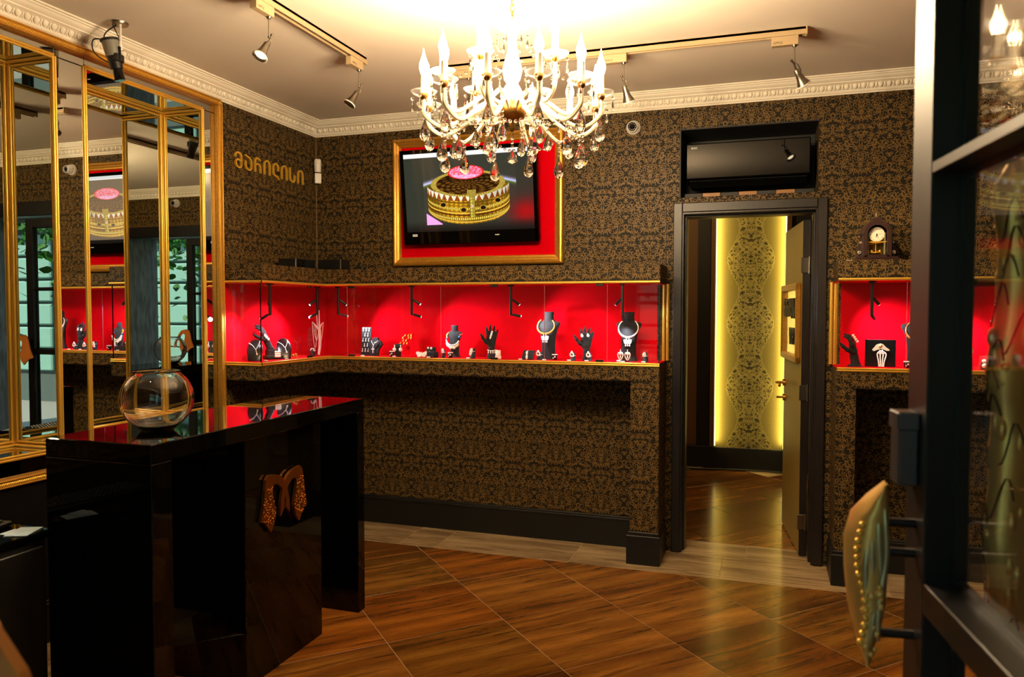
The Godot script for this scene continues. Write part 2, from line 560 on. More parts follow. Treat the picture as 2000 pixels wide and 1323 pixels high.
	var dart := B.new().tube([Vector3(0, 0.017, 0), Vector3(0, 0.004, 0.003), Vector3(0.004, -0.012, 0), Vector3(0.0085, -0.018, -0.003)], [0.0022, 0.0034, 0.003, 0.0015], 5).tube([Vector3(0, 0.017, 0), Vector3(0, 0.004, 0.003), Vector3(-0.004, -0.012, 0), Vector3(-0.0085, -0.018, -0.003)], [0.0022, 0.003, 0.003, 0.0015], 5).done()
	for r in runs:
		b = B.new()
		var d: Vector3 = (r[2] - r[1]).normalized()
		var l: float = r[1].distance_to(r[2])
		var rr := []
		for e in 2:
			var ring := []
			for p in prof: ring.append(r[1] + d * (l * e + (p.x if e == 0 else -p.x)) + r[3] * p.x + Vector3.UP * p.y)
			ring.reverse()
			rr.append(ring)
		b.rings(rr, true, false)
		var tr := struct(r[0], b, plaster)
		var pitch := 0.0425
		var cnt := int((l - 0.06) / pitch)
		var seen: bool = r[0] in ["trim_1", "trim_2"]
		var many := SurfaceTool.new()
		many.begin(Mesh.PRIMITIVE_TRIANGLES)
		for k in cnt:
			for w in 2:
				var at: Vector3 = r[1] + d * (0.045 + pitch * (k + 0.5 * w)) + r[3] * 0.0265 + Vector3.UP * 0.036
				var tf := Transform3D(Basis(-d, Vector3.UP, r[3]).orthonormalized().rotated(d, 0.33 if true else 0.0), at)
				if tf.basis.determinant() < 0: tf.basis.x = -tf.basis.x
				if seen:
					var o := part("egg" if w == 0 else "dart", egg if w == 0 else dart, plaster, tr)
					o.transform = tf
				else: many.append_from(egg if w == 0 else dart, 0, tf)
		if not seen: stuff(part("egg_moulding", many.commit(), plaster, tr))
	# baseboards
	var base_m := mat(Color(0.03, 0.03, 0.03), 0.5)
	for r in [["baseboard_back", Vector3(0, 0, 0), Vector3(2.27, 0.19, 0.02)], ["baseboard_right_of_door", Vector3(3.44, 0, 0), Vector3(XR, 0.19, 0.02)], ["baseboard_left", Vector3(0, 0, 0), Vector3(0.02, 0.19, ZF)], ["baseboard_right", Vector3(XR - 0.02, 0, 0), Vector3(XR, 0.19, ZF)]]:
		var bo := r[2] as Vector3
		struct(r[0], B.new().bb(r[1], bo, 0.004).bb(r[1] + Vector3(0, 0.165, 0), bo + Vector3(0, -0.012, 0) + (Vector3(0, 0, 0.006) if bo.z < 0.1 else Vector3(0.006, 0, 0)), 0.003), base_m)
	struct("trim_9", B.new().bb(Vector3(2.4195, 1.73, 0.0), Vector3(2.4225, 2.66, 0.0015)), mat(Color(0.05, 0.04, 0.03), 0.7))
	struct("trim_10", B.new().bb(Vector3(0.0, 0.19, 1.0), Vector3(0.012, 0.722, ZF), 0.002), mat(Color(0.025, 0.025, 0.025), 0.35))
	build_back_room()

func _tile(parent: Node3D, poly: PackedVector2Array, area: Array, m: Material, grain: Vector2):
	var clip := PackedVector2Array([Vector2(area[0], area[1]), Vector2(area[2], area[1]), Vector2(area[2], area[3]), Vector2(area[0], area[3])])
	var got := Geometry2D.intersect_polygons(poly, clip)
	for g in got:
		var inner := Geometry2D.offset_polygon(g, -0.0014)
		if inner.is_empty(): continue
		var p: PackedVector2Array = inner[0]
		var ar := 0.0
		for i in p.size(): ar += p[i].cross(p[(i + 1) % p.size()])
		if absf(ar) < 0.002: continue
		var lo := Vector2(1e9, 1e9)
		var hi := -lo
		for q in p:
			var w := Vector2(q.dot(grain), q.dot(grain.orthogonal())) / 0.9
			lo = lo.min(w)
			hi = hi.max(w)
		var room := (Vector2(0.99, 0.99) - (hi - lo)).max(Vector2.ZERO)
		var off := Vector2(0.005, 0.005) - lo + room * Vector2(rng.randf(), rng.randf())
		var b := B.new()
		var up := Geometry2D.offset_polygon(p, -0.0012)
		var top: PackedVector2Array = up[0] if up.size() == 1 and up[0].size() == p.size() else p
		if Geometry2D.is_polygon_clockwise(p): p.reverse()
		if Geometry2D.is_polygon_clockwise(top): top.reverse()
		var uv := func(q: Vector2): return off + Vector2(q.dot(grain), q.dot(grain.orthogonal())) / 0.9
		var c := Vector2()
		for q in top: c += q / top.size()
		var lift := (rng.randf() - 0.5) * 0.0008
		for i in top.size():
			var a := top[i]; var e := top[(i + 1) % top.size()]
			b.t(Vector3(c.x, lift, c.y), Vector3(e.x, lift, e.y), Vector3(a.x, lift, a.y), uv.call(c), uv.call(e), uv.call(a))
		for i in p.size():
			var i2 := (i + 1) % p.size()
			b.q(Vector3(p[i2].x, -0.007, p[i2].y), Vector3(p[i].x, -0.007, p[i].y), Vector3(p[i].x, -0.0012, p[i].y), Vector3(p[i2].x, -0.0012, p[i2].y), [uv.call(p[i2]), uv.call(p[i]), uv.call(p[i]), uv.call(p[i2])])
		if top.size() == p.size():
			var k0 := 0
			for i in p.size():
				if p[0].distance_to(top[i]) < p[0].distance_to(top[k0]): k0 = i
			for i in p.size():
				var i2 := (i + 1) % p.size()
				var t0 := top[(i + k0) % p.size()]; var t1 := top[(i2 + k0) % p.size()]
				b.q(Vector3(p[i2].x, -0.0012, p[i2].y), Vector3(p[i].x, -0.0012, p[i].y), Vector3(t0.x, lift, t0.y), Vector3(t1.x, lift, t1.y), [uv.call(p[i2]), uv.call(p[i]), uv.call(t0), uv.call(t1)])
		part("floor_tile", b, m, parent)

func build_back_room():
	var dark := mat(Color(0.05, 0.045, 0.04), 0.6)
	var brown := mat(Color(0.42, 0.29, 0.14), 0.6)
	var z0 := -2.65
	struct("wall_far", B.new().bb(Vector3(1.2, 0, z0 - 0.1), Vector3(4.2, 2.6, z0)), brown)
	struct("wall_side", B.new().bb(Vector3(1.1, 0, z0), Vector3(1.2, 2.6, -0.36)), brown)
	struct("wall_side", B.new().bb(Vector3(4.2, 0, z0), Vector3(4.3, 2.6, -0.36)), brown)
	struct("wall_inner", B.new().bb(Vector3(1.2, 0, -0.2), Vector3(2.3, 2.6, -0.151)).bb(Vector3(3.42, 0, -0.2), Vector3(4.2, 2.6, -0.151)), brown)
	var pl := thing("ceiling_lamp", "small round ceiling lamp in the back room, out of sight above the inner door", "lamp", Vector3(2.2, 2.6, -1.3))
	part("lamp_shade", B.new().lathe([Vector2(0.0, -0.05), Vector2(0.07, -0.045), Vector2(0.10, -0.02), Vector2(0.10, 0.0)], 24), glow(Color(1.0, 0.85, 0.6), 3.0), pl)
	lamp(pl, Vector3(0, -0.03, 0), Color(1.0, 0.82, 0.55), 0.55, 0.02)
	struct("ceiling_back_room", B.new().bb(Vector3(1.1, 2.6, z0 - 0.1), Vector3(4.3, 2.7, -0.405)), ceiling_paint)
	struct("baseboard_far", B.new().bb(Vector3(1.2, 0, z0), Vector3(4.2, 0.2, z0 + 0.06), 0.005), dark)
	struct("trim_5", B.new().bb(Vector3(2.39, 0.2, z0), Vector3(2.505, 2.6, z0 + 0.03)), dark)
	struct("trim_6", B.new().bb(Vector3(3.21, 0.2, z0), Vector3(3.4, 2.6, z0 + 0.03)), dark)
	# wallpaper panel with a lace print, lit by warm strips behind its two edge boards
	var f := scrolls(512, 512, 150, 2.5, 77, 1.25)
	var f2 := scrolls(512, 512, 60, 2.2, 78, 1.6)
	var im := Image.create(512, 512, false, Image.FORMAT_RGB8)
	var nz := noise(0.12, 15, 2)
	for y in 512:
		for x in 512:
			var half := 122.0 + 42.0 * cos(TAU * y / 512.0) + 7.0 * absf(sin(TAU * y / 512.0 * 6.0))
			var d := absf(x - 256.0)
			var c := maxf(f[x + 512 * y], f2[x + 512 * y]) if d < half else 0.0
			if absf(d - half) < 4.0: c = 1.0
			var ground := Color(0.46, 0.42, 0.22).lerp(Color(0.56, 0.51, 0.29), 0.5 + 0.5 * nz.get_noise_2d(x, y))
			if d < half: ground = Color(0.25, 0.225, 0.12)
			im.set_pixel(x, y, ground.lerp(Color(0.62, 0.57, 0.34), c))
	var lace := mat(Color.WHITE, 0.45)
	lace.albedo_texture = ImageTexture.create_from_image(im)
	var p := thing("backlit_panel", "gold lace wallpaper panel glowing at both edges behind the open door", "wall panel", Vector3(2.86, 0.2, z0 + 0.03))
	var b := B.new()
	var w := 0.305
	b.box(Vector3(0, 1.15, 0.012), Vector3(2 * w, 2.3, 0.02))
	var hh := 2.3
	b.flat()
	b.q(Vector3(-w, 0, 0.0235), Vector3(w, 0, 0.0235), Vector3(w, hh, 0.0235), Vector3(-w, hh, 0.0235), [Vector2(0, hh / 0.58), Vector2(1, hh / 0.58), Vector2(1, 0), Vector2(0, 0)])
	part("lace_panel", b, lace, p)
	var strip_m := glow(Color(1.0, 0.93, 0.58), 3.2)
	for sx in [-1, 1]:
		part("light_strip", B.new().box(Vector3(sx * (w - 0.006), 1.15, 0.032), Vector3(0.009, 2.28, 0.012), 0.002), strip_m, p)
		part("edge_board", B.new().box(Vector3(sx * (w + 0.022), 1.15, 0.025), Vector3(0.04, 2.3, 0.05), 0.003), brown, p)
		var al := AreaLight3D.new()
		al.name = "strip_light"
		al.area_size = Vector2(0.03, 2.2)
		al.light_color = Color(1.0, 0.88, 0.50)
		al.light_energy = 0.75
		al.area_range = 8.0
		al.shadow_enabled = true
		p.add_child(al, true)
		al.transform = Transform3D(Basis(Vector3(0, 0, sx), Vector3.UP, Vector3(-sx, 0, 0)).orthonormalized(), Vector3(sx * (w - 0.012), 1.15, 0.055))
		al.look_at_from_position(p.position + Vector3(sx * (w - 0.012), 1.15, 0.055), p.position + Vector3(0, 1.15, 0.030), Vector3.UP)
	var cb := B.new()
	cb.tube(bez([Vector3(1.9, 0.012, -2.50), Vector3(2.4, 0.012, -2.46), Vector3(2.8, 0.012, -2.53), Vector3(3.3, 0.012, -2.52)], 8), 0.008, 6)
	cb.tube(bez([Vector3(2.2, 0.010, -2.42), Vector3(2.6, 0.010, -2.50), Vector3(3.3, 0.010, -2.55)], 8), 0.006, 6)
	tag(part("floor_cable", cb, black_satin), "black cables lying along the back room floor edge", "cable")

# ------------------------------------------------------------------ doors
func build_doors():
	# inner door: dark frame, leaf opened into the back room
	var d := Node3D.new()
	d.name = "door_1"
	d.set_meta("kind", "structure")
	add_child(d)
	var xa := 2.464; var xb := 3.316
	for s in [[xa, 1], [xb, -1]]:
		part("jamb", B.new().bb(Vector3(s[0], 0, 0), Vector3(s[0] + s[1] * 0.052, 2.1, 0.022), 0.004).bb(Vector3(s[0] + s[1] * 0.030, 0, -0.12), Vector3(s[0] + s[1] * 0.062, 2.045, 0.012), 0.003).bb(Vector3(s[0] + s[1] * 0.05, 0, -0.15), Vector3(s[0] + s[1] * 0.074, 2.03, -0.04), 0.003), wenge, d)
	part("head_casing", B.new().bb(Vector3(xa + 0.052, 2.045, 0), Vector3(xb - 0.052, 2.1, 0.022), 0.004).bb(Vector3(xa + 0.04, 2.032, -0.12), Vector3(xb - 0.04, 2.06, 0.012), 0.003).bb(Vector3(xa + 0.05, 2.02, -0.15), Vector3(xb - 0.05, 2.05, -0.04), 0.003), wenge, d)
	var leaf := Node3D.new()
	leaf.name = "leaf"
	d.add_child(leaf)
	leaf.position = Vector3(3.236, 0.008, -0.145)
	leaf.rotation.y = 0.112      # local -z runs along the leaf
	var leafm := mat(Color(0.60, 0.50, 0.22), 0.42)
	leafm.albedo_texture = ntex(0.02, 44, Color(0.8, 0.78, 0.75), Color(1, 1, 1))
	leafm.uv1_triplanar = true
	leafm.uv1_scale = Vector3(10, 0.7, 10)
	part("leaf_board", B.new().bb(Vector3(-0.04, 0, -0.72), Vector3(0, 1.985, 0), 0.003), leafm, leaf)
	part("leaf_edge", B.new().bb(Vector3(-0.041, 0, -0.001), Vector3(0.001, 1.986, 0.004), 0.001), wenge, leaf)
	for y in [1.72, 0.97, 0.2]:
		part("hinge", B.new().bb(Vector3(-0.052, y - 0.045, 0.0), Vector3(-0.006, y + 0.045, 0.012), 0.002).cyl(Vector3(-0.006, y - 0.05, 0.01), Vector3(-0.006, y + 0.05, 0.01), 0.007), steel, leaf)
	var hb := B.new()
	hb.cyl(Vector3(-0.04, 0.97, -0.655), Vector3(-0.056, 0.97, -0.655), 0.024, 0.022, 16)
	hb.tube(bez([Vector3(-0.05, 0.97, -0.655), Vector3(-0.09, 0.97, -0.655), Vector3(-0.098, 0.972, -0.62), Vector3(-0.092, 0.975, -0.56), Vector3(-0.092, 0.958, -0.525)], 5), 0.009, 8)
	hb.cyl(Vector3(-0.04, 0.87, -0.655), Vector3(-0.054, 0.87, -0.655), 0.024, 0.022, 16)
	hb.cyl(Vector3(-0.054, 0.87, -0.655), Vector3(-0.085, 0.87, -0.655), 0.007).box(Vector3(-0.09, 0.87, -0.655), Vector3(0.012, 0.014, 0.04), 0.004)
	part("lever_handle", hb, brass, leaf)
	# the framed sign on that leaf
	var sg := thing("door_sign", "gilt framed sign with dark raised letters reading VIP on the open inner door leaf", "sign", Vector3(3.236, 0.008, -0.145), 0.112)
	var fx := -0.04
	for r in [[Vector3(fx - 0.028, 1.14, -0.70), Vector3(fx, 1.18, -0.04)], [Vector3(fx - 0.028, 1.58, -0.70), Vector3(fx, 1.62, -0.04)], [Vector3(fx - 0.028, 1.14, -0.70), Vector3(fx, 1.62, -0.66)], [Vector3(fx - 0.028, 1.14, -0.08), Vector3(fx, 1.62, -0.04)]]:
		part("frame_bar", B.new().bb(r[0], r[1], 0.006), oldgold, sg)
	part("sign_ground", B.new().bb(Vector3(fx - 0.006, 1.17, -0.67), Vector3(fx - 0.001, 1.59, -0.07)), mat(Color(0.92, 0.84, 0.52), 0.16, 0.6), sg)
	var bs := Basis(Vector3(0, 0, -1), Vector3.UP, Vector3(-1, 0, 0)).scaled(Vector3(1, 1, 1))
	bs = Basis(Vector3(0, 0, 1), Vector3.UP, Vector3(-1, 0, 0))
	var darkm := mat(Color(0.06, 0.05, 0.04), 0.35)
	letters("VIP", 0.10, 0.012, darkm, sg, Transform3D(bs, Vector3(fx - 0.012, 1.29, -0.30)))
	var ge := B.new()
	georgian(ge, 0.105, 0.067, 0.042, 0.012, Transform3D(bs, Vector3(fx - 0.007, 1.42, -0.62)), 0.012)
	part("raised_word", ge, darkm, sg)
	# entrance: black framed leaf opened into the shop on the right
	var blk := mat(Color(0.035, 0.036, 0.04), 0.42)
	var e := Node3D.new()
	e.name = "door_2"
	e.set_meta("kind", "structure")
	add_child(e)
	entrance_leaf(e, blk, 1)
	var dir := Vector2(0.108, 0.994).rotated(-DOOR_SWING)
	e.transform = Transform3D(Basis(Vector3(dir.y, 0, -dir.x), Vector3.UP, Vector3(dir.x, 0, dir.y)), Vector3(3.177, 0, 3.613))
	var e2 := Node3D.new()
	e2.name = "door_3"
	e2.set_meta("kind", "structure")
	add_child(e2)
	entrance_leaf(e2, blk, -1)
	e2.transform = Transform3D(Basis(Vector3(0, 0, 1), Vector3.UP, Vector3(-1, 0, 0)), Vector3(2.27, 0, ZF + 0.01))
	var fr := struct("window_frame_entrance", B.new().bb(Vector3(1.56, 2.24, ZF - 0.02), Vector3(3.31, 2.36, ZF + 0.08), 0.004).bb(Vector3(1.56, 0, ZF - 0.02), Vector3(1.64, 2.36, ZF + 0.08), 0.004).bb(Vector3(3.235, 0, ZF - 0.02), Vector3(3.30, 2.36, ZF + 0.08), 0.004), blk)
	fr.name = "trim_7"

const DOOR_SWING := 0.012
# local axes: z from the far stile towards the hinge, x towards the outside, y up; the shop side is at x 0
func entrance_leaf(e: Node3D, m: Material, side: int):
	var door_glass := pane(0.001)
	door_glass.metallic_specular = 0.36
	var L := 0.68
	var tk := 0.05
	part("stile", B.new().bb(Vector3(0, 0.01, -0.074), Vector3(tk, 2.22, 0), 0.002), m, e)
	part("stile", B.new().bb(Vector3(0, 0.01, L), Vector3(tk, 2.22, L + 0.06), 0.002), m, e)
	for r in [[2.15, 2.22], [1.629, 1.643], [1.094, 1.132], [0.01, 0.12]]:
		part("rail", B.new().bb(Vector3(0, r[0], 0.0), Vector3(tk, r[1], L), 0.0015), m, e)
	for r in [[1.643, 2.15], [1.132, 1.629], [0.12, 1.094]]:
		part("glass_pane", B.new().bb(Vector3(0.0265, r[0] - 0.004, -0.004), Vector3(0.0325, r[1] + 0.004, L + 0.004)), door_glass, e)
		part("bead", B.new().bb(Vector3(0.0328, r[0], 0), Vector3(0.044, r[0] + 0.008, L)).bb(Vector3(0.0328, r[1] - 0.008, 0), Vector3(0.044, r[1], L)).bb(Vector3(0.0328, r[0], 0), Vector3(0.044, r[1], 0.008)), m, e)
	if side > 0: part("lock_case", B.new().bb(Vector3(-0.024, 1.245, -0.060), Vector3(0, 1.335, -0.024), 0.003).bb(Vector3(-0.026, 1.315, -0.062), Vector3(0, 1.338, -0.022), 0.002), mat(Color(0.42, 0.42, 0.45), 0.3, 0.8), e)
	# one half of the winged letter as a cast pull, a plate held off the door by rods
	var hd := Node3D.new()
	hd.name = "pull_handle"
	e.add_child(hd)
	var hm := mat(Color(0.84, 0.68, 0.38), 0.32, 0.55)
	if side > 0:
		# a leaf shaped cast plate turned to the street, smooth on one half, ridged and beaded on the other
		var W := Vector3(-0.955, 0, -0.297)
		var F := Vector3(-0.297, 0, 0.955)
		var lev := [[1.046, 0.018, 0.026], [1.062, 0.016, 0.034], [1.09, 0.008, 0.043], [1.12, 0.003, 0.049], [1.16, 0.001, 0.053], [1.20, 0.001, 0.054], [1.232, 0.001, 0.046], [1.255, 0.002, 0.028], [1.274, 0.003, 0.008]]
		var rr := []
		for l in lev:
			var c: Vector3 = Vector3(-0.036, l[0], -0.01) + W * ((l[1] + l[2]) / 2)
			var hw: float = (l[2] - l[1]) / 2
			var ring := []
			for k in 20:
				var an := TAU * k / 20
				var cx := cos(an)
				ring.append(c + W * hw * cx + F * (0.010 * sin(an) + 0.012 * (1 - cx * cx) - 0.010 * cx))
			ring.reverse()
			rr.append(ring)
		part("leaf_plate", B.new().rings(rr), hm, hd)
		var nb := B.new()
		rng.seed = 7
		for k in 15:
			var y := 1.075 + 0.0105 * k
			nb.ball(Vector3(-0.036, y, -0.01) + W * (0.030 - 0.006 * sin(k * 0.45)) + F * 0.021, Vector3.ONE * rng.randf_range(0.0035, 0.0055), 6)
		part("bead_row", nb, gold, hd)
		for i in 4:
			var pts := []
			for k in 14:
				var u := k / 13.0
				pts.append(Vector3(-0.036, 1.08 + 0.165 * u, -0.01) + W * (0.004 + 0.0058 * i + 0.0022 * sin(u * 7.0 + i * 1.3) + 0.006 * (1 - u) * (1 - u)) + F * (0.018 + 0.003 * sin(u * 9.0 + i)))
			part("ridge", B.new().tube(pts, [0.002, 0.003, 0.0036, 0.004, 0.0042, 0.0044, 0.0044, 0.0042, 0.0042, 0.004, 0.0038, 0.0034, 0.003, 0.0014], 7), mat(Color(0.72, 0.68, 0.52), 0.3, 0.75), hd)
		var kn := B.new()
		for k in 16: kn.ball(Vector3(-0.036, rng.randf_range(1.06, 1.15), -0.01) + W * rng.randf_range(0.006, 0.030) + F * 0.020, Vector3.ONE * rng.randf_range(0.003, 0.0065), 6)
		part("knob", kn, hm, hd)
	else:
		var poly := wing(0.185, 0.25)
		var tf := Transform3D(Basis(Vector3(0, 0, 1), Vector3.UP, Vector3(-1, 0, 0)), Vector3(-0.05, 1.005, -0.12))
		var wb := B.new()
		curved_plate(wb, poly, tf, 0.010, 0.035)
		part("wing_plate", wb, mat(Color(0.74, 0.43, 0.11), 0.6, 0.0), hd)
	hd.position.y = -0.022 if side > 0 else 0.0
	var sb := B.new()
	for y in [1.218, 1.180, 1.075]: sb.cyl(Vector3(-0.052, y, -0.035), Vector3(0.0, y, -0.035), 0.006)
	part("standoff", sb, m, hd)
	if side > 0:
		# on the street side: a long cast pull in the same gilt relief
		var lg := B.new()
		var pts := []
		var rad := []
		for k in 22:
			var y := 1.06 + 0.58 * k / 21.0
			pts.append(Vector3(0.094 + 0.003 * sin(k * 0.9), y, -0.012 + 0.004 * sin(k * 0.45) + 0.012 * k / 21.0))
			rad.append(0.022 + 0.002 * sin(k * 1.7) - (0.008 if k == 0 or k == 21 else 0.0))
		lg.tube(pts, rad, 12, true, 1.0)
		rng.seed = 17
		for k in 70:
			var i := rng.randi_range(1, 20)
			var a := rng.randf() * TAU
			lg.ball((pts[i] as Vector3).lerp(pts[i + 1], rng.randf()) + Vector3(cos(a), 0, sin(a)) * 0.020, Vector3(1, rng.randf_range(1.0, 3.0), 1) * rng.randf_range(0.003, 0.006), 5)
		var lp := Node3D.new()
		lp.name = "street_pull"
		e.add_child(lp)
		part("cast_bar", lg, hm, lp)
		var vine := B.new()
		for s in 16:
			var vp := []
			var a0 := PI * 0.5 + rng.randf_range(-0.6, 1.6)
			var y0 := 0.03 + 0.057 * s
			for k in 9:
				var t := clampf(y0 + 0.045 * sin(k * 0.62), 0.0, 0.99)
				var i := int(t * 20.9)
				var a := a0 + 0.14 * k
				var c: Vector3 = (pts[i] as Vector3).lerp(pts[mini(i + 1, 21)], t * 20.9 - i)
				vp.append(c + Vector3(cos(a) * 0.0235, 0, sin(a) * 0.0235))
			vine.tube(vp, 0.0012, 5)
		part("relief", vine, mat(Color(0.26, 0.18, 0.08), 0.5, 0.3), lp)
		var rb := B.new()
		for y in [1.205, 1.165, 1.5]: rb.cyl(Vector3(0.05, y, -0.035), Vector3(0.115, y, -0.03), 0.005)
		part("standoff", rb, m, lp)
func curve_of(q: Vector2, amt: float) -> float: return amt * (1.0 - pow(absf(q.x) / 0.185 - 0.5, 2) * 3.0)
func curved_plate(b: B, poly: PackedVector2Array, tf: Transform3D, depth: float, amt: float):
	var ix := Geometry2D.triangulate_polygon(poly)
	var cw := Geometry2D.is_polygon_clockwise(poly)
	var f := func(p: Vector2, s: float): return tf * Vector3(p.x, p.y, curve_of(p, amt) + s)
	b.flat()
	for i in range(0, ix.size(), 3):
		var a := poly[ix[i]]; var c := poly[ix[i + 1]]; var d := poly[ix[i + 2]]
		if (c - a).cross(d - a) < 0:
			var s := c; c = d; d = s
		b.t(f.call(a, depth), f.call(c, depth), f.call(d, depth))
		b.t(f.call(a, 0.0), f.call(d, 0.0), f.call(c, 0.0))
	for i in poly.size():
		var a := poly[i]; var c := poly[(i + 1) % poly.size()]
		if cw:
			var s := a; a = c; c = s
		b.q(f.call(a, 0.0), f.call(c, 0.0), f.call(c, depth), f.call(a, depth))
func wing(w: float, h: float) -> PackedVector2Array:   # one half of the winged letter: x 0 at the crossing, outwards to 1
	var k := [[0.68, 1.0], [0.78, 0.93], [0.84, 0.75], [0.89, 0.5], [1.0, 0.24], [0.85, 0.2], [0.77, 0.14], [0.61, 0.0], [0.47, 0.12], [0.37, 0.32], [0.45, 0.48], [0.50, 0.62], [0.53, 0.75], [0.45, 0.81], [0.30, 0.80], [0.15, 0.72], [0.03, 0.6], [-0.05, 0.48], [-0.03, 0.36], [-0.22, 0.21], [-0.2, 0.45], [-0.12, 0.65], [-0.02, 0.80], [0.12, 0.9], [0.30, 0.96], [0.5, 0.99]]
	var p := PackedVector2Array()
	for e in k: p.append(Vector2(e[0] * w, e[1] * h))
	return p

# the shop's name in raised strokes: eight letters, each drawn in a unit box
func georgian(b, h: float, pitch: float, w: float, stroke: float, tf: Transform3D, depth: float, parent = null, m: Material = null):
	var V := func(a): return a.map(func(e): return Vector2(e[0], e[1]))
	var i_ := [[[0.05, 0], [0.05, 0.6], [0.12, 0.85], [0.35, 1.0], [0.65, 1.0], [0.88, 0.85], [0.95, 0.6], [0.95, 0]]]
	var gl := [
		[[[0.02, 0.68], [0.05, 0.88], [0.25, 1.0], [0.55, 1.0], [0.82, 0.9], [0.92, 0.7], [0.92, 0.25], [0.75, 0.05], [0.5, 0.0], [0.22, 0.08], [0.05, 0.28], [0.2, 0.5], [0.5, 0.54], [0.8, 0.46], [0.92, 0.3]]],
		[[[0.0, 1.0], [0.2, 0.93], [0.6, 0.86], [0.9, 0.7], [0.95, 0.5], [0.95, 0.2], [0.75, 0.02], [0.45, 0.0], [0.2, 0.08], [0.06, 0.3], [0.06, 0.6]]],
		[[[0.85, 0.86], [0.6, 0.98], [0.25, 0.98], [0.06, 0.8], [0.06, 0.0]], [[0.06, 0.45], [0.25, 0.58], [0.6, 0.58], [0.88, 0.42], [0.92, 0.0]]],
		i_,
		[[[0.92, 0.5], [0.9, 0.8], [0.65, 0.98], [0.3, 0.98], [0.08, 0.8], [0.06, 0.45], [0.15, 0.2], [0.45, 0.1], [0.75, 0.04], [1.05, -0.12]]],
		i_,
		[[[0.05, 1.05], [0.05, 0.35], [0.15, 0.1], [0.4, 0.0], [0.65, 0.02], [0.88, 0.2], [0.92, 0.55]]],
		i_]
	for n in gl.size():
		var bb: B = b if b else B.new()
		for st in gl[n]:
			var pts: Array = V.call(st)
			var pp := []
			for q in bez(pts, 3): pp.append(Vector2(q.x * w + pitch * n, q.y * h))
			bb.ribbon(pp, stroke, depth, tf)
		if parent: part("letter", bb, m, parent)

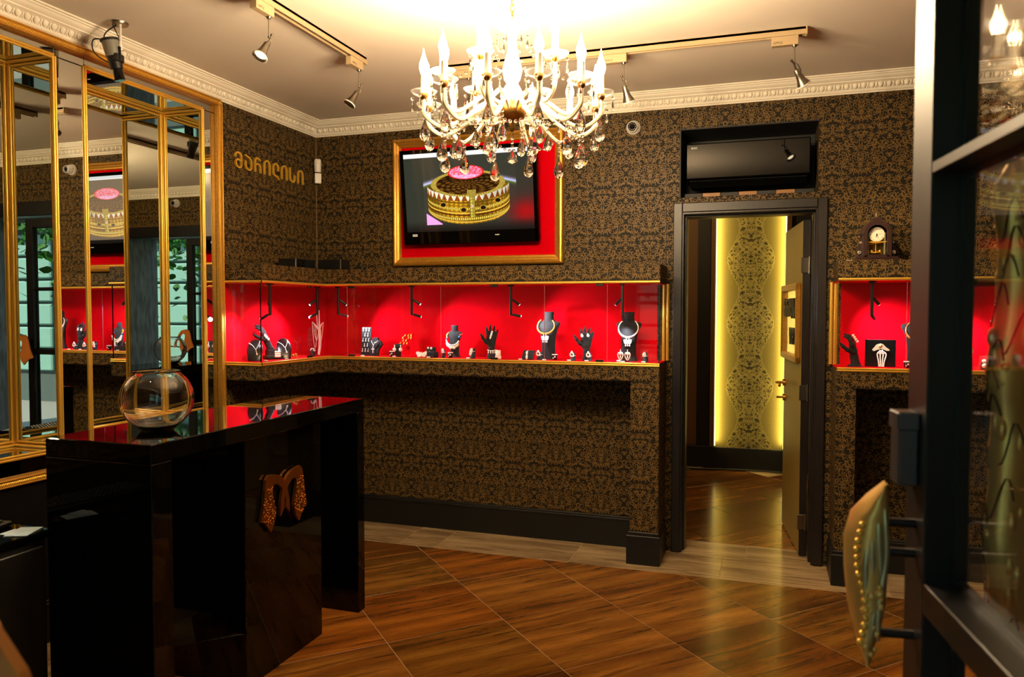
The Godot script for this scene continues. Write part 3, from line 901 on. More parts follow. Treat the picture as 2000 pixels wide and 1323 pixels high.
# ------------------------------------------------------------------ mirror on the left wall
func build_mirror():
	var t := thing("wall_mirror", "large gilt framed wall mirror with recessed mirrored boxes beside the desk", "mirror", Vector3(0, 0.72, 1.0))
	var o := Vector3(0, -0.72, -1.0)
	var y0 := 0.724; var y1 := 2.66; var z0 := 0.998; var z1 := 2.99
	var fw := 0.036
	# outer frame: reeded bars with a rope bead
	var bars := [[Vector3(0.001, y1 - fw, z0), Vector3(0.03, y1, z1)], [Vector3(0.001, y0, z0), Vector3(0.03, y0 + fw, z1)], [Vector3(0.001, y0, z0), Vector3(0.03, y1, z0 + fw)], [Vector3(0.001, y0, z1 - fw), Vector3(0.03, y1, z1)]]
	for r in bars:
		var b := B.new().bb(r[0] + o, r[1] + o, 0.004)
		var c: Vector3 = (r[0] + r[1]) / 2 + o
		var s: Vector3 = r[1] - r[0]
		if s.y > s.z: 
			for k in [-0.35, 0.38]: b.cyl(Vector3(0.03, r[0].y + o.y + 0.02, c.z + fw * k), Vector3(0.03, r[1].y + o.y - 0.02, c.z + fw * k), 0.0045, -1, 8)
		else:
			for k in [-0.35, 0.38]: b.cyl(Vector3(0.03, c.y + fw * k, r[0].z + o.z + 0.02), Vector3(0.03, c.y + fw * k, r[1].z + o.z - 0.02), 0.0045, -1, 8)
		part("frame_bar", b, oldgold, t)
		var rope := SurfaceTool.new()
		rope.begin(Mesh.PRIMITIVE_TRIANGLES)
		var bead := B.new().tube([Vector3(0, -0.009, 0), Vector3(0, 0, 0.001), Vector3(0, 0.009, 0)], [0.002, 0.0042, 0.002], 5).done()
		var along := Vector3.UP if s.y > s.z else Vector3(0, 0, 1)
		var l := maxf(s.y, s.z)
		for k in int(l / 0.0105):
			var p: Vector3 = c + along * (-l / 2 + 0.006 + 0.0105 * k)
			p.x = 0.0295
			rope.append_from(bead, 0, Transform3D(Basis(Vector3.RIGHT, 0.8 if s.y > s.z else -0.8), p))
		stuff(part("rope_bead", rope.commit(), gold, t))
	# flat mirror border, one sheet between each pair of joints
	var yb0 := 0.84; var yb1 := 2.581
	var boxes := [[1.132, 1.906], [2.064, 2.838]]
	var pieces := [[yb1, y1 - 0.03, z0 + 0.03, 1.132], [yb1, y1 - 0.03, 1.132, 1.906], [yb1, y1 - 0.03, 1.906, 2.064], [yb1, y1 - 0.03, 2.064, z1 - 0.03], [y0 + 0.03, yb0, z0 + 0.03, 1.132], [y0 + 0.03, yb0, 1.132, 1.906], [y0 + 0.03, yb0, 1.906, 2.064], [y0 + 0.03, yb0, 2.064, z1 - 0.03], [yb0, yb1, z0 + 0.03, 1.132], [yb0, yb1, 1.906, 2.064], [yb0, yb1, 2.838, z1 - 0.03]]
	for p in pieces: part("mirror_border", B.new().bb(Vector3(-0.006, p[0] + 0.0012, p[2] + 0.0012) + o, Vector3(0.002, p[1] - 0.0012, p[3] - 0.0012) + o, 0.0015), mirror, t)
	var dp := 0.275
	for bx in boxes:
		var a: float = bx[0]; var c: float = bx[1]
		part("back_mirror", B.new().bb(Vector3(-dp - 0.006, yb0, a) + o, Vector3(-dp, yb1, c) + o), mirror, t)
		for s in [a, c]: part("side_mirror", B.new().bb(Vector3(-dp, yb0, s - (0.005 if s == a else 0.0)) + o, Vector3(0, yb1, s + (0.0 if s == a else 0.005)) + o), mirror, t)
		for s in [yb0, yb1]: part("shelf_mirror", B.new().bb(Vector3(-dp, s - (0.005 if s == yb0 else 0.0), a) + o, Vector3(0, s + (0.0 if s == yb0 else 0.005), c) + o), mirror, t)
		var g := B.new()
		for z in [a, c]:
			for k in [-0.006, 0.006]: g.cyl(Vector3(0.003, yb0, z + k) + o, Vector3(0.003, yb1, z + k) + o, 0.0062, -1, 8)
			g.cyl(Vector3(-0.012, yb0, z + (0.004 if z == a else -0.004)) + o, Vector3(-0.012, yb1, z + (0.004 if z == a else -0.004)) + o, 0.005, -1, 8)
			for k in [[-dp + 0.006, 0.006], [-dp + 0.006, 0.02], [-dp + 0.02, 0.006]]: g.cyl(Vector3(k[0], yb0, z + (k[1] if z == a else -k[1])) + o, Vector3(k[0], yb1, z + (k[1] if z == a else -k[1])) + o, 0.0062, -1, 8)
		for y in [yb0, yb1]:
			var sg := 1 if y == yb0 else -1
			for k in [-0.006, 0.006]: g.cyl(Vector3(0.003, y + k, a) + o, Vector3(0.003, y + k, c) + o, 0.0062, -1, 8)
			for k in [[0.006, 0.02], [0.006, 0.006], [0.02, 0.006]]:
				g.cyl(Vector3(-dp + k[0], y + sg * k[1], a) + o, Vector3(-dp + k[0], y + sg * k[1], c) + o, 0.006, -1, 8)
				for z in [a, c]: g.cyl(Vector3(-dp, y + sg * k[0], z + (k[1] if z == a else -k[1])) + o, Vector3(0, y + sg * k[0], z + (k[1] if z == a else -k[1])) + o, 0.006, -1, 8)
		part("gilt_edging", g, gold, t)

# ------------------------------------------------------------------ desk, bowl, emblem, side cabinet
func build_desk():
	var t := thing("reception_desk", "tall black lacquered reception desk on two panel legs and a pedestal", "desk", Vector3(0.92, 0, 2.05))
	var o := -t.position
	part("desktop", B.new().bb(Vector3(0.70, 0.972, 1.38) + o, Vector3(1.145, 1.035, 2.73) + o, 0.003), black_gloss, t)
	part("leg_panel", B.new().bb(Vector3(0.70, 0, 2.64) + o, Vector3(1.145, 0.972, 2.73) + o, 0.003), black_gloss, t)
	part("leg_panel", B.new().bb(Vector3(0.70, 0, 1.38) + o, Vector3(1.145, 0.972, 1.442) + o, 0.003), black_gloss, t)
	part("pedestal", B.new().bb(Vector3(0.70, 0, 1.705) + o, Vector3(1.11, 0.972, 2.23) + o, 0.003), black_gloss, t)
	var e := thing("emblem", "cast bronze winged letter emblem on the black desk pedestal", "emblem", Vector3(1.112, 0.575, 2.0))
	for s in [-1, 1]:
		var poly := wing(0.156, 0.232)
		for i in poly.size(): poly[i].x *= s
		var tf := Transform3D(Basis(Vector3(0, 0, -1), Vector3.UP, Vector3(1, 0, 0)), Vector3(0.002 if s < 0 else 0.004, 0, 0))
		var bm := mat(Color(0.62, 0.36, 0.13), 0.3, 0.9)
		part("wing", B.new().prism(poly, 0.014, tf, 0.002), bm, e)
		var nb := B.new()
		rng.seed = 40 + s
		for i in 150:
			var q := Vector2(rng.randf_range(0.4, 0.98) * 0.148 * s, rng.randf_range(0.1, 0.8) * 0.232)
			if Geometry2D.is_point_in_polygon(q, poly): nb.ball(tf * Vector3(q.x, q.y, 0.014), Vector3.ONE * rng.randf_range(0.0022, 0.0042), 4)
		stuff(part("beading", nb, bm, e))
	# goldfish bowl
	var g := thing("glass_bowl", "empty round clear glass bowl standing on the black desktop", "bowl", Vector3(0.945, 1.036, 2.49))
	var pr := []
	for k in 15:      # outside, from the foot up
		var a := lerpf(-1.12, 0.92, k / 14.0)
		pr.append(Vector2(0.123 * cos(a), 0.113 + 0.116 * sin(a)))
	pr[0].y = 0.0
	pr.push_front(Vector2(0.0, 0.0))
	pr.append(Vector2(0.078, 0.210))
	pr.append(Vector2(0.0775, 0.2125))
	pr.append(Vector2(0.074, 0.2125))
	for k in 15:
		var a := lerpf(0.95, -1.10, k / 14.0)
		pr.append(Vector2(0.1195 * cos(a), 0.113 + 0.1125 * sin(a)))
	pr.append(Vector2(0.0, 0.012))
	part("bowl_glass", B.new().lathe(pr, 40), solid_glass(0.048), g)
	# cabinet at the left with a keyboard
	var c := thing("side_cabinet", "low black cabinet in the dark corner left of the desk", "cabinet", Vector3(0.38, 0, 3.15))
	part("carcass", B.new().bb(Vector3(-0.36, 0, -0.36), Vector3(0.385, 0.72, 0.55), 0.004), black_satin, c)
	part("top", B.new().bb(Vector3(-0.36, 0.72, -0.38), Vector3(0.395, 0.745, 0.56), 0.004), black_gloss, c)
	part("door", B.new().bb(Vector3(0.385, 0.08, -0.34), Vector3(0.40, 0.70, 0.08), 0.003), black_satin, c)
	part("door", B.new().bb(Vector3(0.385, 0.08, 0.09), Vector3(0.40, 0.70, 0.53), 0.003), black_satin, c)
	var k := thing("keyboard", "black computer keyboard on the cabinet left of the desk", "keyboard", Vector3(0.57, 0.746, 3.02), 0.15)
	part("tray", B.new().box(Vector3(0, 0.009, 0), Vector3(0.17, 0.016, 0.44), 0.004), black_satin, k)
	var kb := mat(Color(0.10, 0.10, 0.10), 0.4)
	var key := B.new().box(Vector3.ZERO, Vector3(0.017, 0.010, 0.017), 0.003).done()
	for r in 6:
		for q in 19:
			var p := part("key", key, kb, k)
			p.position = Vector3(-0.062 + r * 0.0245, 0.020, -0.19 + q * 0.021)
	tag(part("paper_slip", B.new().box(Vector3(0.725, 0.7475, 2.835), Vector3(0.07, 0.002, 0.10), 0.0, Basis(Vector3.UP, 0.4)).box(Vector3(0.71, 0.7492, 2.855), Vector3(0.06, 0.0015, 0.06), 0.0, Basis(Vector3.UP, 0.1)), mat(Color(0.75, 0.85, 0.95), 0.3)), "small white paper slip beside the keyboard on the black cabinet", "paper")

# ------------------------------------------------------------------ chandelier
func build_chandelier():
	var t := thing("chandelier", "crystal chandelier with candle bulbs and glass drops hanging from the ceiling", "chandelier", Vector3(2.11, 0, 2.0))
	var armglass := mat(Color(1.0, 0.93, 0.78), 0.12, 0.0)
	armglass.clearcoat_enabled = true
	var gl := mat(Color(1, 1, 1, 0.16), 0.05)
	gl.transparency = BaseMaterial3D.TRANSPARENCY_ALPHA
	gl.metallic_specular = 0.7
	var candle := mat(Color(0.92, 0.88, 0.78), 0.5)
	var bulb_m := glow(Color(1.0, 0.86, 0.62), 30.0)
	# hanging gear
	part("ceiling_rose", B.new().lathe([Vector2(0.012, 2.70), Vector2(0.045, 2.72), Vector2(0.06, 2.745), Vector2(0.06, CEIL)], 20), brass, t)
	for k in 8:
		var pts := []
		for a in 13: pts.append(Vector3(0.007 * cos(TAU * a / 12) if k % 2 else 0.0, 2.53 + 0.0225 * k + 0.016 * sin(TAU * a / 12), 0.0 if k % 2 else 0.007 * cos(TAU * a / 12)))
		part("chain_link", B.new().tube(pts, 0.0018, 5, false), brass, t)
	part("centre_column", B.new().lathe([Vector2(0.012, 2.20), Vector2(0.03, 2.215), Vector2(0.044, 2.24), Vector2(0.03, 2.27), Vector2(0.02, 2.285), Vector2(0.03, 2.30), Vector2(0.037, 2.33), Vector2(0.026, 2.375), Vector2(0.018, 2.40), Vector2(0.014, 2.45), Vector2(0.02, 2.46), Vector2(0.008, 2.52)], 18), gl, t)
	part("rod", B.new().cyl(Vector3(0, 2.1, 0), Vector3(0, 2.53, 0), 0.004), brass, t)
	part("top_dish", B.new().lathe(fluted(0.058, 2.465, 0.022), 24), gl, t)
	part("hub", B.new().lathe([Vector2(0.012, 2.148), Vector2(0.04, 2.155), Vector2(0.052, 2.172), Vector2(0.056, 2.196), Vector2(0.05, 2.206), Vector2(0.02, 2.212), Vector2(0.012, 2.225)], 24), brass, t)
	part("finial", B.new().lathe([Vector2(0.003, 2.11), Vector2(0.012, 2.12), Vector2(0.008, 2.135), Vector2(0.014, 2.148)], 14), brass, t)
	var drop := B.new()
	drop.lathe([Vector2(0.0005, 0), Vector2(0.007, 0.003), Vector2(0.0125, 0.010), Vector2(0.0135, 0.018), Vector2(0.011, 0.029), Vector2(0.006, 0.042), Vector2(0.001, 0.056)], 9, Vector3(0, -0.056, 0), Basis(), false)
	var drop_m := drop.done()
	var slim := B.new().lathe([Vector2(0.0005, 0), Vector2(0.005, 0.006), Vector2(0.0065, 0.016), Vector2(0.004, 0.035), Vector2(0.001, 0.05)], 7, Vector3(0, -0.05, 0), Basis(), false).done()
	var bead := B.new().lathe([Vector2(0.001, -0.0062), Vector2(0.005, -0.004), Vector2(0.0065, 0), Vector2(0.005, 0.004), Vector2(0.001, 0.0062)], 8, Vector3(), Basis(), false).done()
	var pend := B.new().lathe([Vector2(0.0005, -0.004), Vector2(0.021, 0.006), Vector2(0.022, 0.010), Vector2(0.010, 0.036), Vector2(0.001, 0.046)], 8, Vector3(0, 2.0, 0), Basis(), false)
	part("centre_drop", pend, crystal, t)
	var hang := func(at: Vector3, beads: int, big: bool, sc := 1.0):
		for k in beads:
			var o := part("bead", bead, crystal, t)
			o.position = at + Vector3(0, -0.008 - 0.0155 * k, 0)
		var o := part("crystal_drop", drop_m if big else slim, crystal, t)
		o.position = at + Vector3(0, -0.016 - 0.0155 * (beads - 1), 0)
		o.scale = Vector3.ONE * sc
		o.rotation.y = at.x * 31.0
	hang.call(Vector3(0, 2.112, 0), 4, false, 0.2)
	var tiers := [[12, 0.322, 2.212, 2.185, 2.112, 0.13], [6, 0.25, 2.305, 2.215, 2.18, 0.39]]
	for ti in 2:
		var T: Array = tiers[ti]
		var r: float = T[1]; var yb: float = T[2]
		var pts := bez([Vector3(0.045, T[3], 0), Vector3(0.10, T[3] + 0.022, 0), Vector3(r * 0.55, T[4] + 0.035, 0), Vector3(r * 0.80, T[4], 0), Vector3(r * 0.985, T[4] + 0.035, 0), Vector3(r, lerpf(T[4] + 0.035, yb, 0.6), 0), Vector3(r, yb, 0)], 5)
		var arm := B.new().tube(pts, 0.0072, 8).tube(pts.map(func(p): return p + Vector3(0, 0.0025, 0.0055)), 0.0034, 5).tube(pts.map(func(p): return p + Vector3(0, 0.0025, -0.0055)), 0.0034, 5).done()
		var dish := B.new().lathe(fluted(0.046, 0.0, 0.020), 20).done()
		var cup := B.new().lathe([Vector2(0.006, -0.012), Vector2(0.012, -0.004), Vector2(0.016, 0.006), Vector2(0.0165, 0.012)], 12).done()
		var sleeve := B.new().cyl(Vector3(0, 0.008, 0), Vector3(0, 0.078, 0), 0.0125, 0.0115, 12).done()
		var bulb := B.new().lathe([Vector2(0.009, 0.076), Vector2(0.0125, 0.086), Vector2(0.0165, 0.102), Vector2(0.0155, 0.116), Vector2(0.009, 0.135), Vector2(0.0045, 0.150), Vector2(0.002, 0.163), Vector2(0.0006, 0.170)], 14).done()
		for i in T[0]:
			var a: float = TAU * (i + T[5]) / T[0]
			var am := Node3D.new()
			am.name = numbered("arm", t)
			t.add_child(am)
			am.rotation.y = a
			am.position.y = 0.0
			part("glass_arm", arm, armglass, am)
			for e in [["drip_dish", dish, gl], ["cup", cup, brass], ["candle_sleeve", sleeve, candle], ["bulb", bulb, bulb_m]]:
				var o := part(e[0], e[1], e[2], am)
				o.position = Vector3(r, yb, 0)
			lamp(am, Vector3(r, yb + 0.108, 0), Color(1.0, 0.88, 0.70), BULB, 0.012)
			var bs := Basis(Vector3.UP, a)
			for k in 4:
				var ka: float = TAU * (k + 0.3 * (i % 3)) / 4
				hang.call(bs * Vector3(r + 0.042 * cos(ka), yb + 0.004, 0.042 * sin(ka)), 1, false, 0.8)
			if ti == 0:
				hang.call(bs * Vector3(r * 0.80, T[4] - 0.007, 0), 2 if i % 2 else 3, true, 1.5)
				hang.call(bs * Vector3(r * 0.99, T[4] + 0.04, 0), 1, true, 1.4)
				if i % 2: hang.call(bs * Vector3(r * 0.42, T[4] + 0.05, 0), 3, true, 1.2)
				if i % 3 == 0: hang.call(bs * Vector3(r * 0.30, T[4] + 0.06, 0.02), 4, false, 1.1)
				# bead swag to the next arm
				var n1 := Basis(Vector3.UP, TAU * (i + 1 + T[5]) / T[0])
				var pa := bs * Vector3(r * 0.75, T[4] + 0.01, 0); var pb := n1 * Vector3(r * 0.75, T[4] + 0.01, 0)
				for k in range(1, 7):
					var u := k / 7.0
					var o := part("bead", bead, crystal, t)
					o.position = pa.lerp(pb, u) + Vector3(0, -0.12 * u * (1 - u), 0)
			else:
				var pa := bs * Vector3(r * 0.98, yb - 0.01, 0); var pb := bs * Vector3(0.05, 2.45, 0)
				for k in range(1, 10):
					var u := k / 10.0
					var o := part("bead", bead, crystal, t)
					o.position = pa.lerp(pb, u) + Vector3(0, -0.16 * u * (1 - u), 0)
				hang.call(bs * Vector3(0.055, 2.462, 0), 1, false, 0.8)
const BULB := 0.25
func fluted(r: float, y: float, h: float) -> Array: return [Vector2(0.010, y), Vector2(r * 0.45, y + h * 0.15), Vector2(r * 0.8, y + h * 0.5), Vector2(r, y + h), Vector2(r * 1.02, y + h), Vector2(r * 0.82, y + h * 0.5 + 0.003), Vector2(r * 0.45, y + h * 0.15 + 0.003), Vector2(0.010, y + 0.003)]

# ------------------------------------------------------------------ track lights and ceiling devices
func build_tracks():
	var beige := mat(Color(0.64, 0.55, 0.42), 0.5)
	for r in [["lighting_track", "beige ceiling lighting track running towards the entrance left of chandelier", Vector3(1.015, CEIL, 2.2), Vector3(0.036, 0.034, 2.14)], ["lighting_track", "beige ceiling lighting track parallel to the back wall behind chandelier", Vector3(2.22, CEIL, 0.872), Vector3(1.86, 0.034, 0.036)], ["lighting_track", "beige ceiling lighting track beside the glass door at the right", Vector3(3.62, CEIL, 2.2), Vector3(0.036, 0.034, 2.14)]]:
		var t := thing(r[0], r[1], "track", r[2])
		var s: Vector3 = r[3]
		var alongx := s.x > s.z
		var l := maxf(s.x, s.z)
		var e := Vector3(0.036, 0.034, l) if not alongx else s
		var b := B.new()
		var sd := Vector3(0.0145, 0, 0) if not alongx else Vector3(0, 0, 0.0145)
		var wall := Vector3(0.007, 0.034, l) if not alongx else Vector3(l, 0.034, 0.007)
		b.box(sd + Vector3(0, -0.017, 0), wall, 0.001).box(-sd + Vector3(0, -0.017, 0), wall, 0.001)
		b.box(Vector3(0, -0.006, 0), Vector3(e.x, 0.012, e.z), 0.0)
		part("channel", b, beige, t)
		part("conductor", B.new().box(Vector3(0, -0.0145, 0), (Vector3(0.012, 0.004, l - 0.02) if not alongx else Vector3(l - 0.02, 0.004, 0.012))), steel, t)
		for k in [-1, 1]: part("end_cap", B.new().box((Vector3(0, -0.018, k * (l / 2 + 0.003)) if not alongx else Vector3(k * (l / 2 + 0.003), -0.018, 0)), (Vector3(0.038, 0.037, 0.007) if not alongx else Vector3(0.007, 0.037, 0.038)), 0.001), beige, t)
	var L := [
		[Vector3(1.015, 2.725, 1.22), PI / 2, Vector3(-0.35, -0.85, 0.40), "brushed metal track spotlight at the far end of the left track, unlit", 0.0],
		[Vector3(1.015, 2.725, 1.96), PI / 2, Vector3(-0.10, -0.85, 0.52), "brushed metal track spotlight shining brightly near the ceiling projector", 1.0],
		[Vector3(3.06, 2.725, 0.872), 0.0, Vector3(0.45, -0.78, -0.42), "brushed metal track spotlight above the inner door, tilted to the right", 1.0],
		[Vector3(2.27, 2.725, 0.872), 0.0, Vector3(0.2, -0.85, -0.4), "brushed metal track spotlight half hidden by the right side of the chandelier", 0.0],
		[Vector3(1.45, 2.725, 0.872), 0.0, Vector3(-0.4, -0.85, -0.3), "brushed metal track spotlight hidden behind the left side of the chandelier", 0.0],
		[Vector3(3.62, 2.725, 1.10), PI / 2, Vector3(0.5, -0.8, -0.2), "brushed metal track spotlight just left of the glass door's edge", 0.0],
		[Vector3(3.62, 2.725, 2.9), PI / 2, Vector3(-0.3, -0.9, -0.3), "brushed metal track spotlight over the entrance, seen only in reflections", 1.0],
		[Vector3(1.015, 2.725, 3.1), PI / 2, Vector3(-0.3, -0.9, 0.1), "brushed metal track spotlight over the side cabinet, seen only in reflections", 1.0]]
	var black := mat(Color(0.05, 0.05, 0.05), 0.5)
	for r in L:
		var t := thing("track_spotlight", r[3], "spotlight", r[0], r[1])
		part("adapter_box", B.new().box(Vector3(0, -0.021, 0), Vector3(0.118, 0.042, 0.033), 0.002), beige, t)
		for s in [0, 1]: letters("OPPLE", 0.0105, 0.0008, black, t, Transform3D(Basis(Vector3.UP, PI * s), Vector3(-0.03 if s == 0 else 0.03, -0.030, 0.0166 if s == 0 else -0.0166)))
		var sx := 0.042
		part("stem", B.new().cyl(Vector3(sx, -0.042, 0), Vector3(sx, -0.050, 0), 0.011, 0.008).cyl(Vector3(sx, -0.05, 0), Vector3(sx, -0.125, 0), 0.003).ball(Vector3(sx, -0.125, 0), Vector3.ONE * 0.006, 6), steel, t)
		var d: Vector3 = (Basis(Vector3.UP, -r[1]) * (r[2] as Vector3)).normalized()
		var side := d.cross(Vector3.FORWARD).normalized()
		var bs := Basis(side, -d, side.cross(-d))
		var c := Vector3(sx, -0.138, 0)
		part("yoke", B.new().tube(bez([Vector3(sx, -0.125, 0), c + side * 0.016 + d * 0.0, c + side * 0.017 + d * 0.03, c + side * 0.012 + d * 0.04], 4), 0.0022, 6).tube(bez([c - d * 0.03, c - d * 0.012 + side * 0.004, c + d * 0.02], 4), 0.004, 6).ball(c - d * 0.03, Vector3.ONE * 0.0065, 6), steel, t)
		part("lamp_head", B.new().lathe([Vector2(0.010, -0.018), Vector2(0.0125, -0.022), Vector2(0.0145, -0.045), Vector2(0.019, -0.068), Vector2(0.030, -0.094), Vector2(0.031, -0.097), Vector2(0.0295, -0.097), Vector2(0.018, -0.070), Vector2(0.012, -0.05)].map(func(p): return p) , 18, c, bs), steel, t)
		var on: float = r[4]
		part("bulb", B.new().lathe([Vector2(0.0, -0.091), Vector2(0.016, -0.0895), Vector2(0.0215, -0.086), Vector2(0.0125, -0.062)], 14, c, bs), glow(Color(1.0, 0.9, 0.72), 30.0) if on > 0 else mat(Color(0.5, 0.45, 0.4), 0.2), t)
		part("rim", B.new().lathe([Vector2(0.0295, -0.094), Vector2(0.0325, -0.094), Vector2(0.0325, -0.099), Vector2(0.0295, -0.099)], 18, c, bs, true, false), mat(Color(0.85, 0.82, 0.78), 0.3), t)
		if on > 0: spot(t, c + d * 0.102, c + d * 1.0, Color(1.0, 0.85, 0.62), 1.3, 38, 0.02)
	# little effect projector hanging at the cornice
	var p := thing("ceiling_projector", "small ceiling projector with a clear housing and black lens above the mirror", "projector", Vector3(0.2, CEIL, 1.90))
	part("ceiling_plate", B.new().cyl(Vector3(0, 0, 0), Vector3(0, -0.008, 0), 0.045, 0.042, 24), steel, p)
	part("rod", B.new().cyl(Vector3(0.012, -0.008, 0), Vector3(0.012, -0.11, 0), 0.006).cyl(Vector3(0.012, -0.10, 0), Vector3(0.012, -0.125, 0), 0.011, 0.009), white_plastic, p)
	var ax := Vector3(0.12, -0.9, -0.18).normalized()
	var c0 := Vector3(-0.02, -0.085, 0.03)
	part("housing", B.new().cyl(c0, c0 + ax * 0.07, 0.036, 0.032, 16), mat(Color(0.55, 0.55, 0.52), 0.25, 0.4), p)
	part("collar", B.new().cyl(c0 - ax * 0.006, c0 + ax * 0.004, 0.040, 0.040, 16), black_satin, p)
	part("body", B.new().cyl(c0 + ax * 0.065, c0 + ax * 0.125, 0.031, 0.026, 16).box(c0 + ax * 0.08 + Vector3(0.02, 0, 0), Vector3(0.03, 0.035, 0.05), 0.004), black_satin, p)
	part("lens", B.new().cyl(c0 + ax * 0.125, c0 + ax * 0.175, 0.0215, 0.0225, 16).cyl(c0 + ax * 0.17, c0 + ax * 0.177, 0.0235, 0.0235, 16), black_gloss, p)
	part("bracket", B.new().tube([Vector3(0.012, -0.115, 0), c0 + Vector3(0.045, -0.03, -0.01), c0 + ax * 0.09 + Vector3(0.034, 0, 0)], 0.005, 6), black_satin, p)
	part("cable", B.new().tube(bez([Vector3(-0.01, -0.008, 0.0), Vector3(-0.045, -0.04, 0.02), Vector3(-0.05, -0.07, 0.03), c0], 6), 0.003, 6).tube(bez([Vector3(-0.02, -0.008, 0.01), Vector3(-0.02, -0.05, -0.02), Vector3(0.012, -0.07, 0.0)], 6), 0.0025, 6).tube(bez([c0, c0 + Vector3(-0.06, -0.0, 0.03), c0 + Vector3(-0.055, -0.06, 0.03), c0 + ax * 0.10 + Vector3(-0.028, 0, 0)], 6), 0.003, 6), black_satin, p)
	# cameras and the corner detector
	for r in [[Vector3(2.219, 2.567, 0.0), 0.0, "white dome security camera on the wallpaper right of the screen"], [Vector3(2.45, 2.60, ZF), PI, "white dome security camera over the entrance, seen only in the mirror"], [Vector3(3.5, 2.60, ZF), PI, "second white dome security camera over the entrance, nearer the glass door"]]:
		var cam := thing("security_camera", r[2], "camera", r[0], r[1])
		part("base_ring", B.new().lathe([Vector2(0.043, 0), Vector2(0.043, 0.012), Vector2(0.038, 0.02)], 24, Vector3(), Basis(Vector3.RIGHT, PI / 2)), white_plastic, cam)
		part("dome", B.new().ball(Vector3(0, 0, 0.022), Vector3(0.037, 0.037, 0.034), 12), white_plastic, cam)
		var dv := Basis(Vector3.RIGHT, PI / 2 + 0.1).rotated(Vector3.UP, 0.1)
		part("eye_housing", B.new().lathe([Vector2(0.031, 0.0), Vector2(0.030, 0.048), Vector2(0.027, 0.052), Vector2(0.0265, 0.048)], 20, Vector3(-0.003, 0, 0.012), dv, true, false), white_plastic, cam)
		part("lens", B.new().lathe([Vector2(0.026, 0.0), Vector2(0.026, 0.049), Vector2(0.009, 0.049), Vector2(0.008, 0.052)], 20, Vector3(-0.003, 0, 0.012), dv), black_gloss, cam)
		var led := B.new()
		for k in 10: led.ball(Vector3(-0.003, 0, 0.012) + dv * Vector3(0.018 * cos(TAU * k / 10), 0.050, 0.018 * sin(TAU * k / 10)), Vector3.ONE * 0.003, 4)
		part("diode", led, mat(Color(0.65, 0.65, 0.75), 0.1), cam)
	var pir := thing("motion_detector", "white motion detector with a square unit below in the wallpapered corner", "detector", Vector3(0.03, 2.42, 0.03), PI / 4)
	var rr := []
	for e in [[-0.005, 0.021, 0.018], [0.0, 0.023, 0.020], [0.06, 0.025, 0.024], [0.08, 0.023, 0.022], [0.084, 0.021, 0.018]]:
		rr.append(B.new().ring(Vector3(0, e[0], 0.012), Vector3(0, 0, e[2]), Vector3(e[1], 0, 0), 20))
	part("detector_body", B.new().rings(rr), white_plastic, pir)
	part("eye", B.new().ball(Vector3(0.0, 0.054, 0.0355), Vector3(0.0022, 0.0028, 0.001), 4), black_satin, pir)
	part("square_unit", B.new().bb(Vector3(-0.022, -0.082, -0.012), Vector3(0.022, -0.012, 0.026), 0.003), white_plastic, pir)
	tag(part("corner_wire", B.new().cyl(Vector3(0.004, 1.74, 0.004), Vector3(0.004, 2.34, 0.004), 0.0025).cyl(Vector3(0.004, 2.50, 0.004), Vector3(0.004, 2.66, 0.004), 0.0025), mat(Color(0.45, 0.36, 0.25), 0.5)), "thin pale wire running up the wallpapered room corner", "wire")
	var s := thing("wall_lettering", "brass Georgian letters of the shop name on the left wallpapered wall", "sign", Vector3(0.001, 2.31, 0.87))
	var tf := Transform3D(Basis(Vector3(0, 0, -1), Vector3.UP, Vector3(1, 0, 0)), Vector3(0.004, 0, 0))
	georgian(null, 0.086, 0.0905, 0.060, 0.0095, tf, 0.012, s, mat(Color(0.85, 0.66, 0.22), 0.35, 0.35))

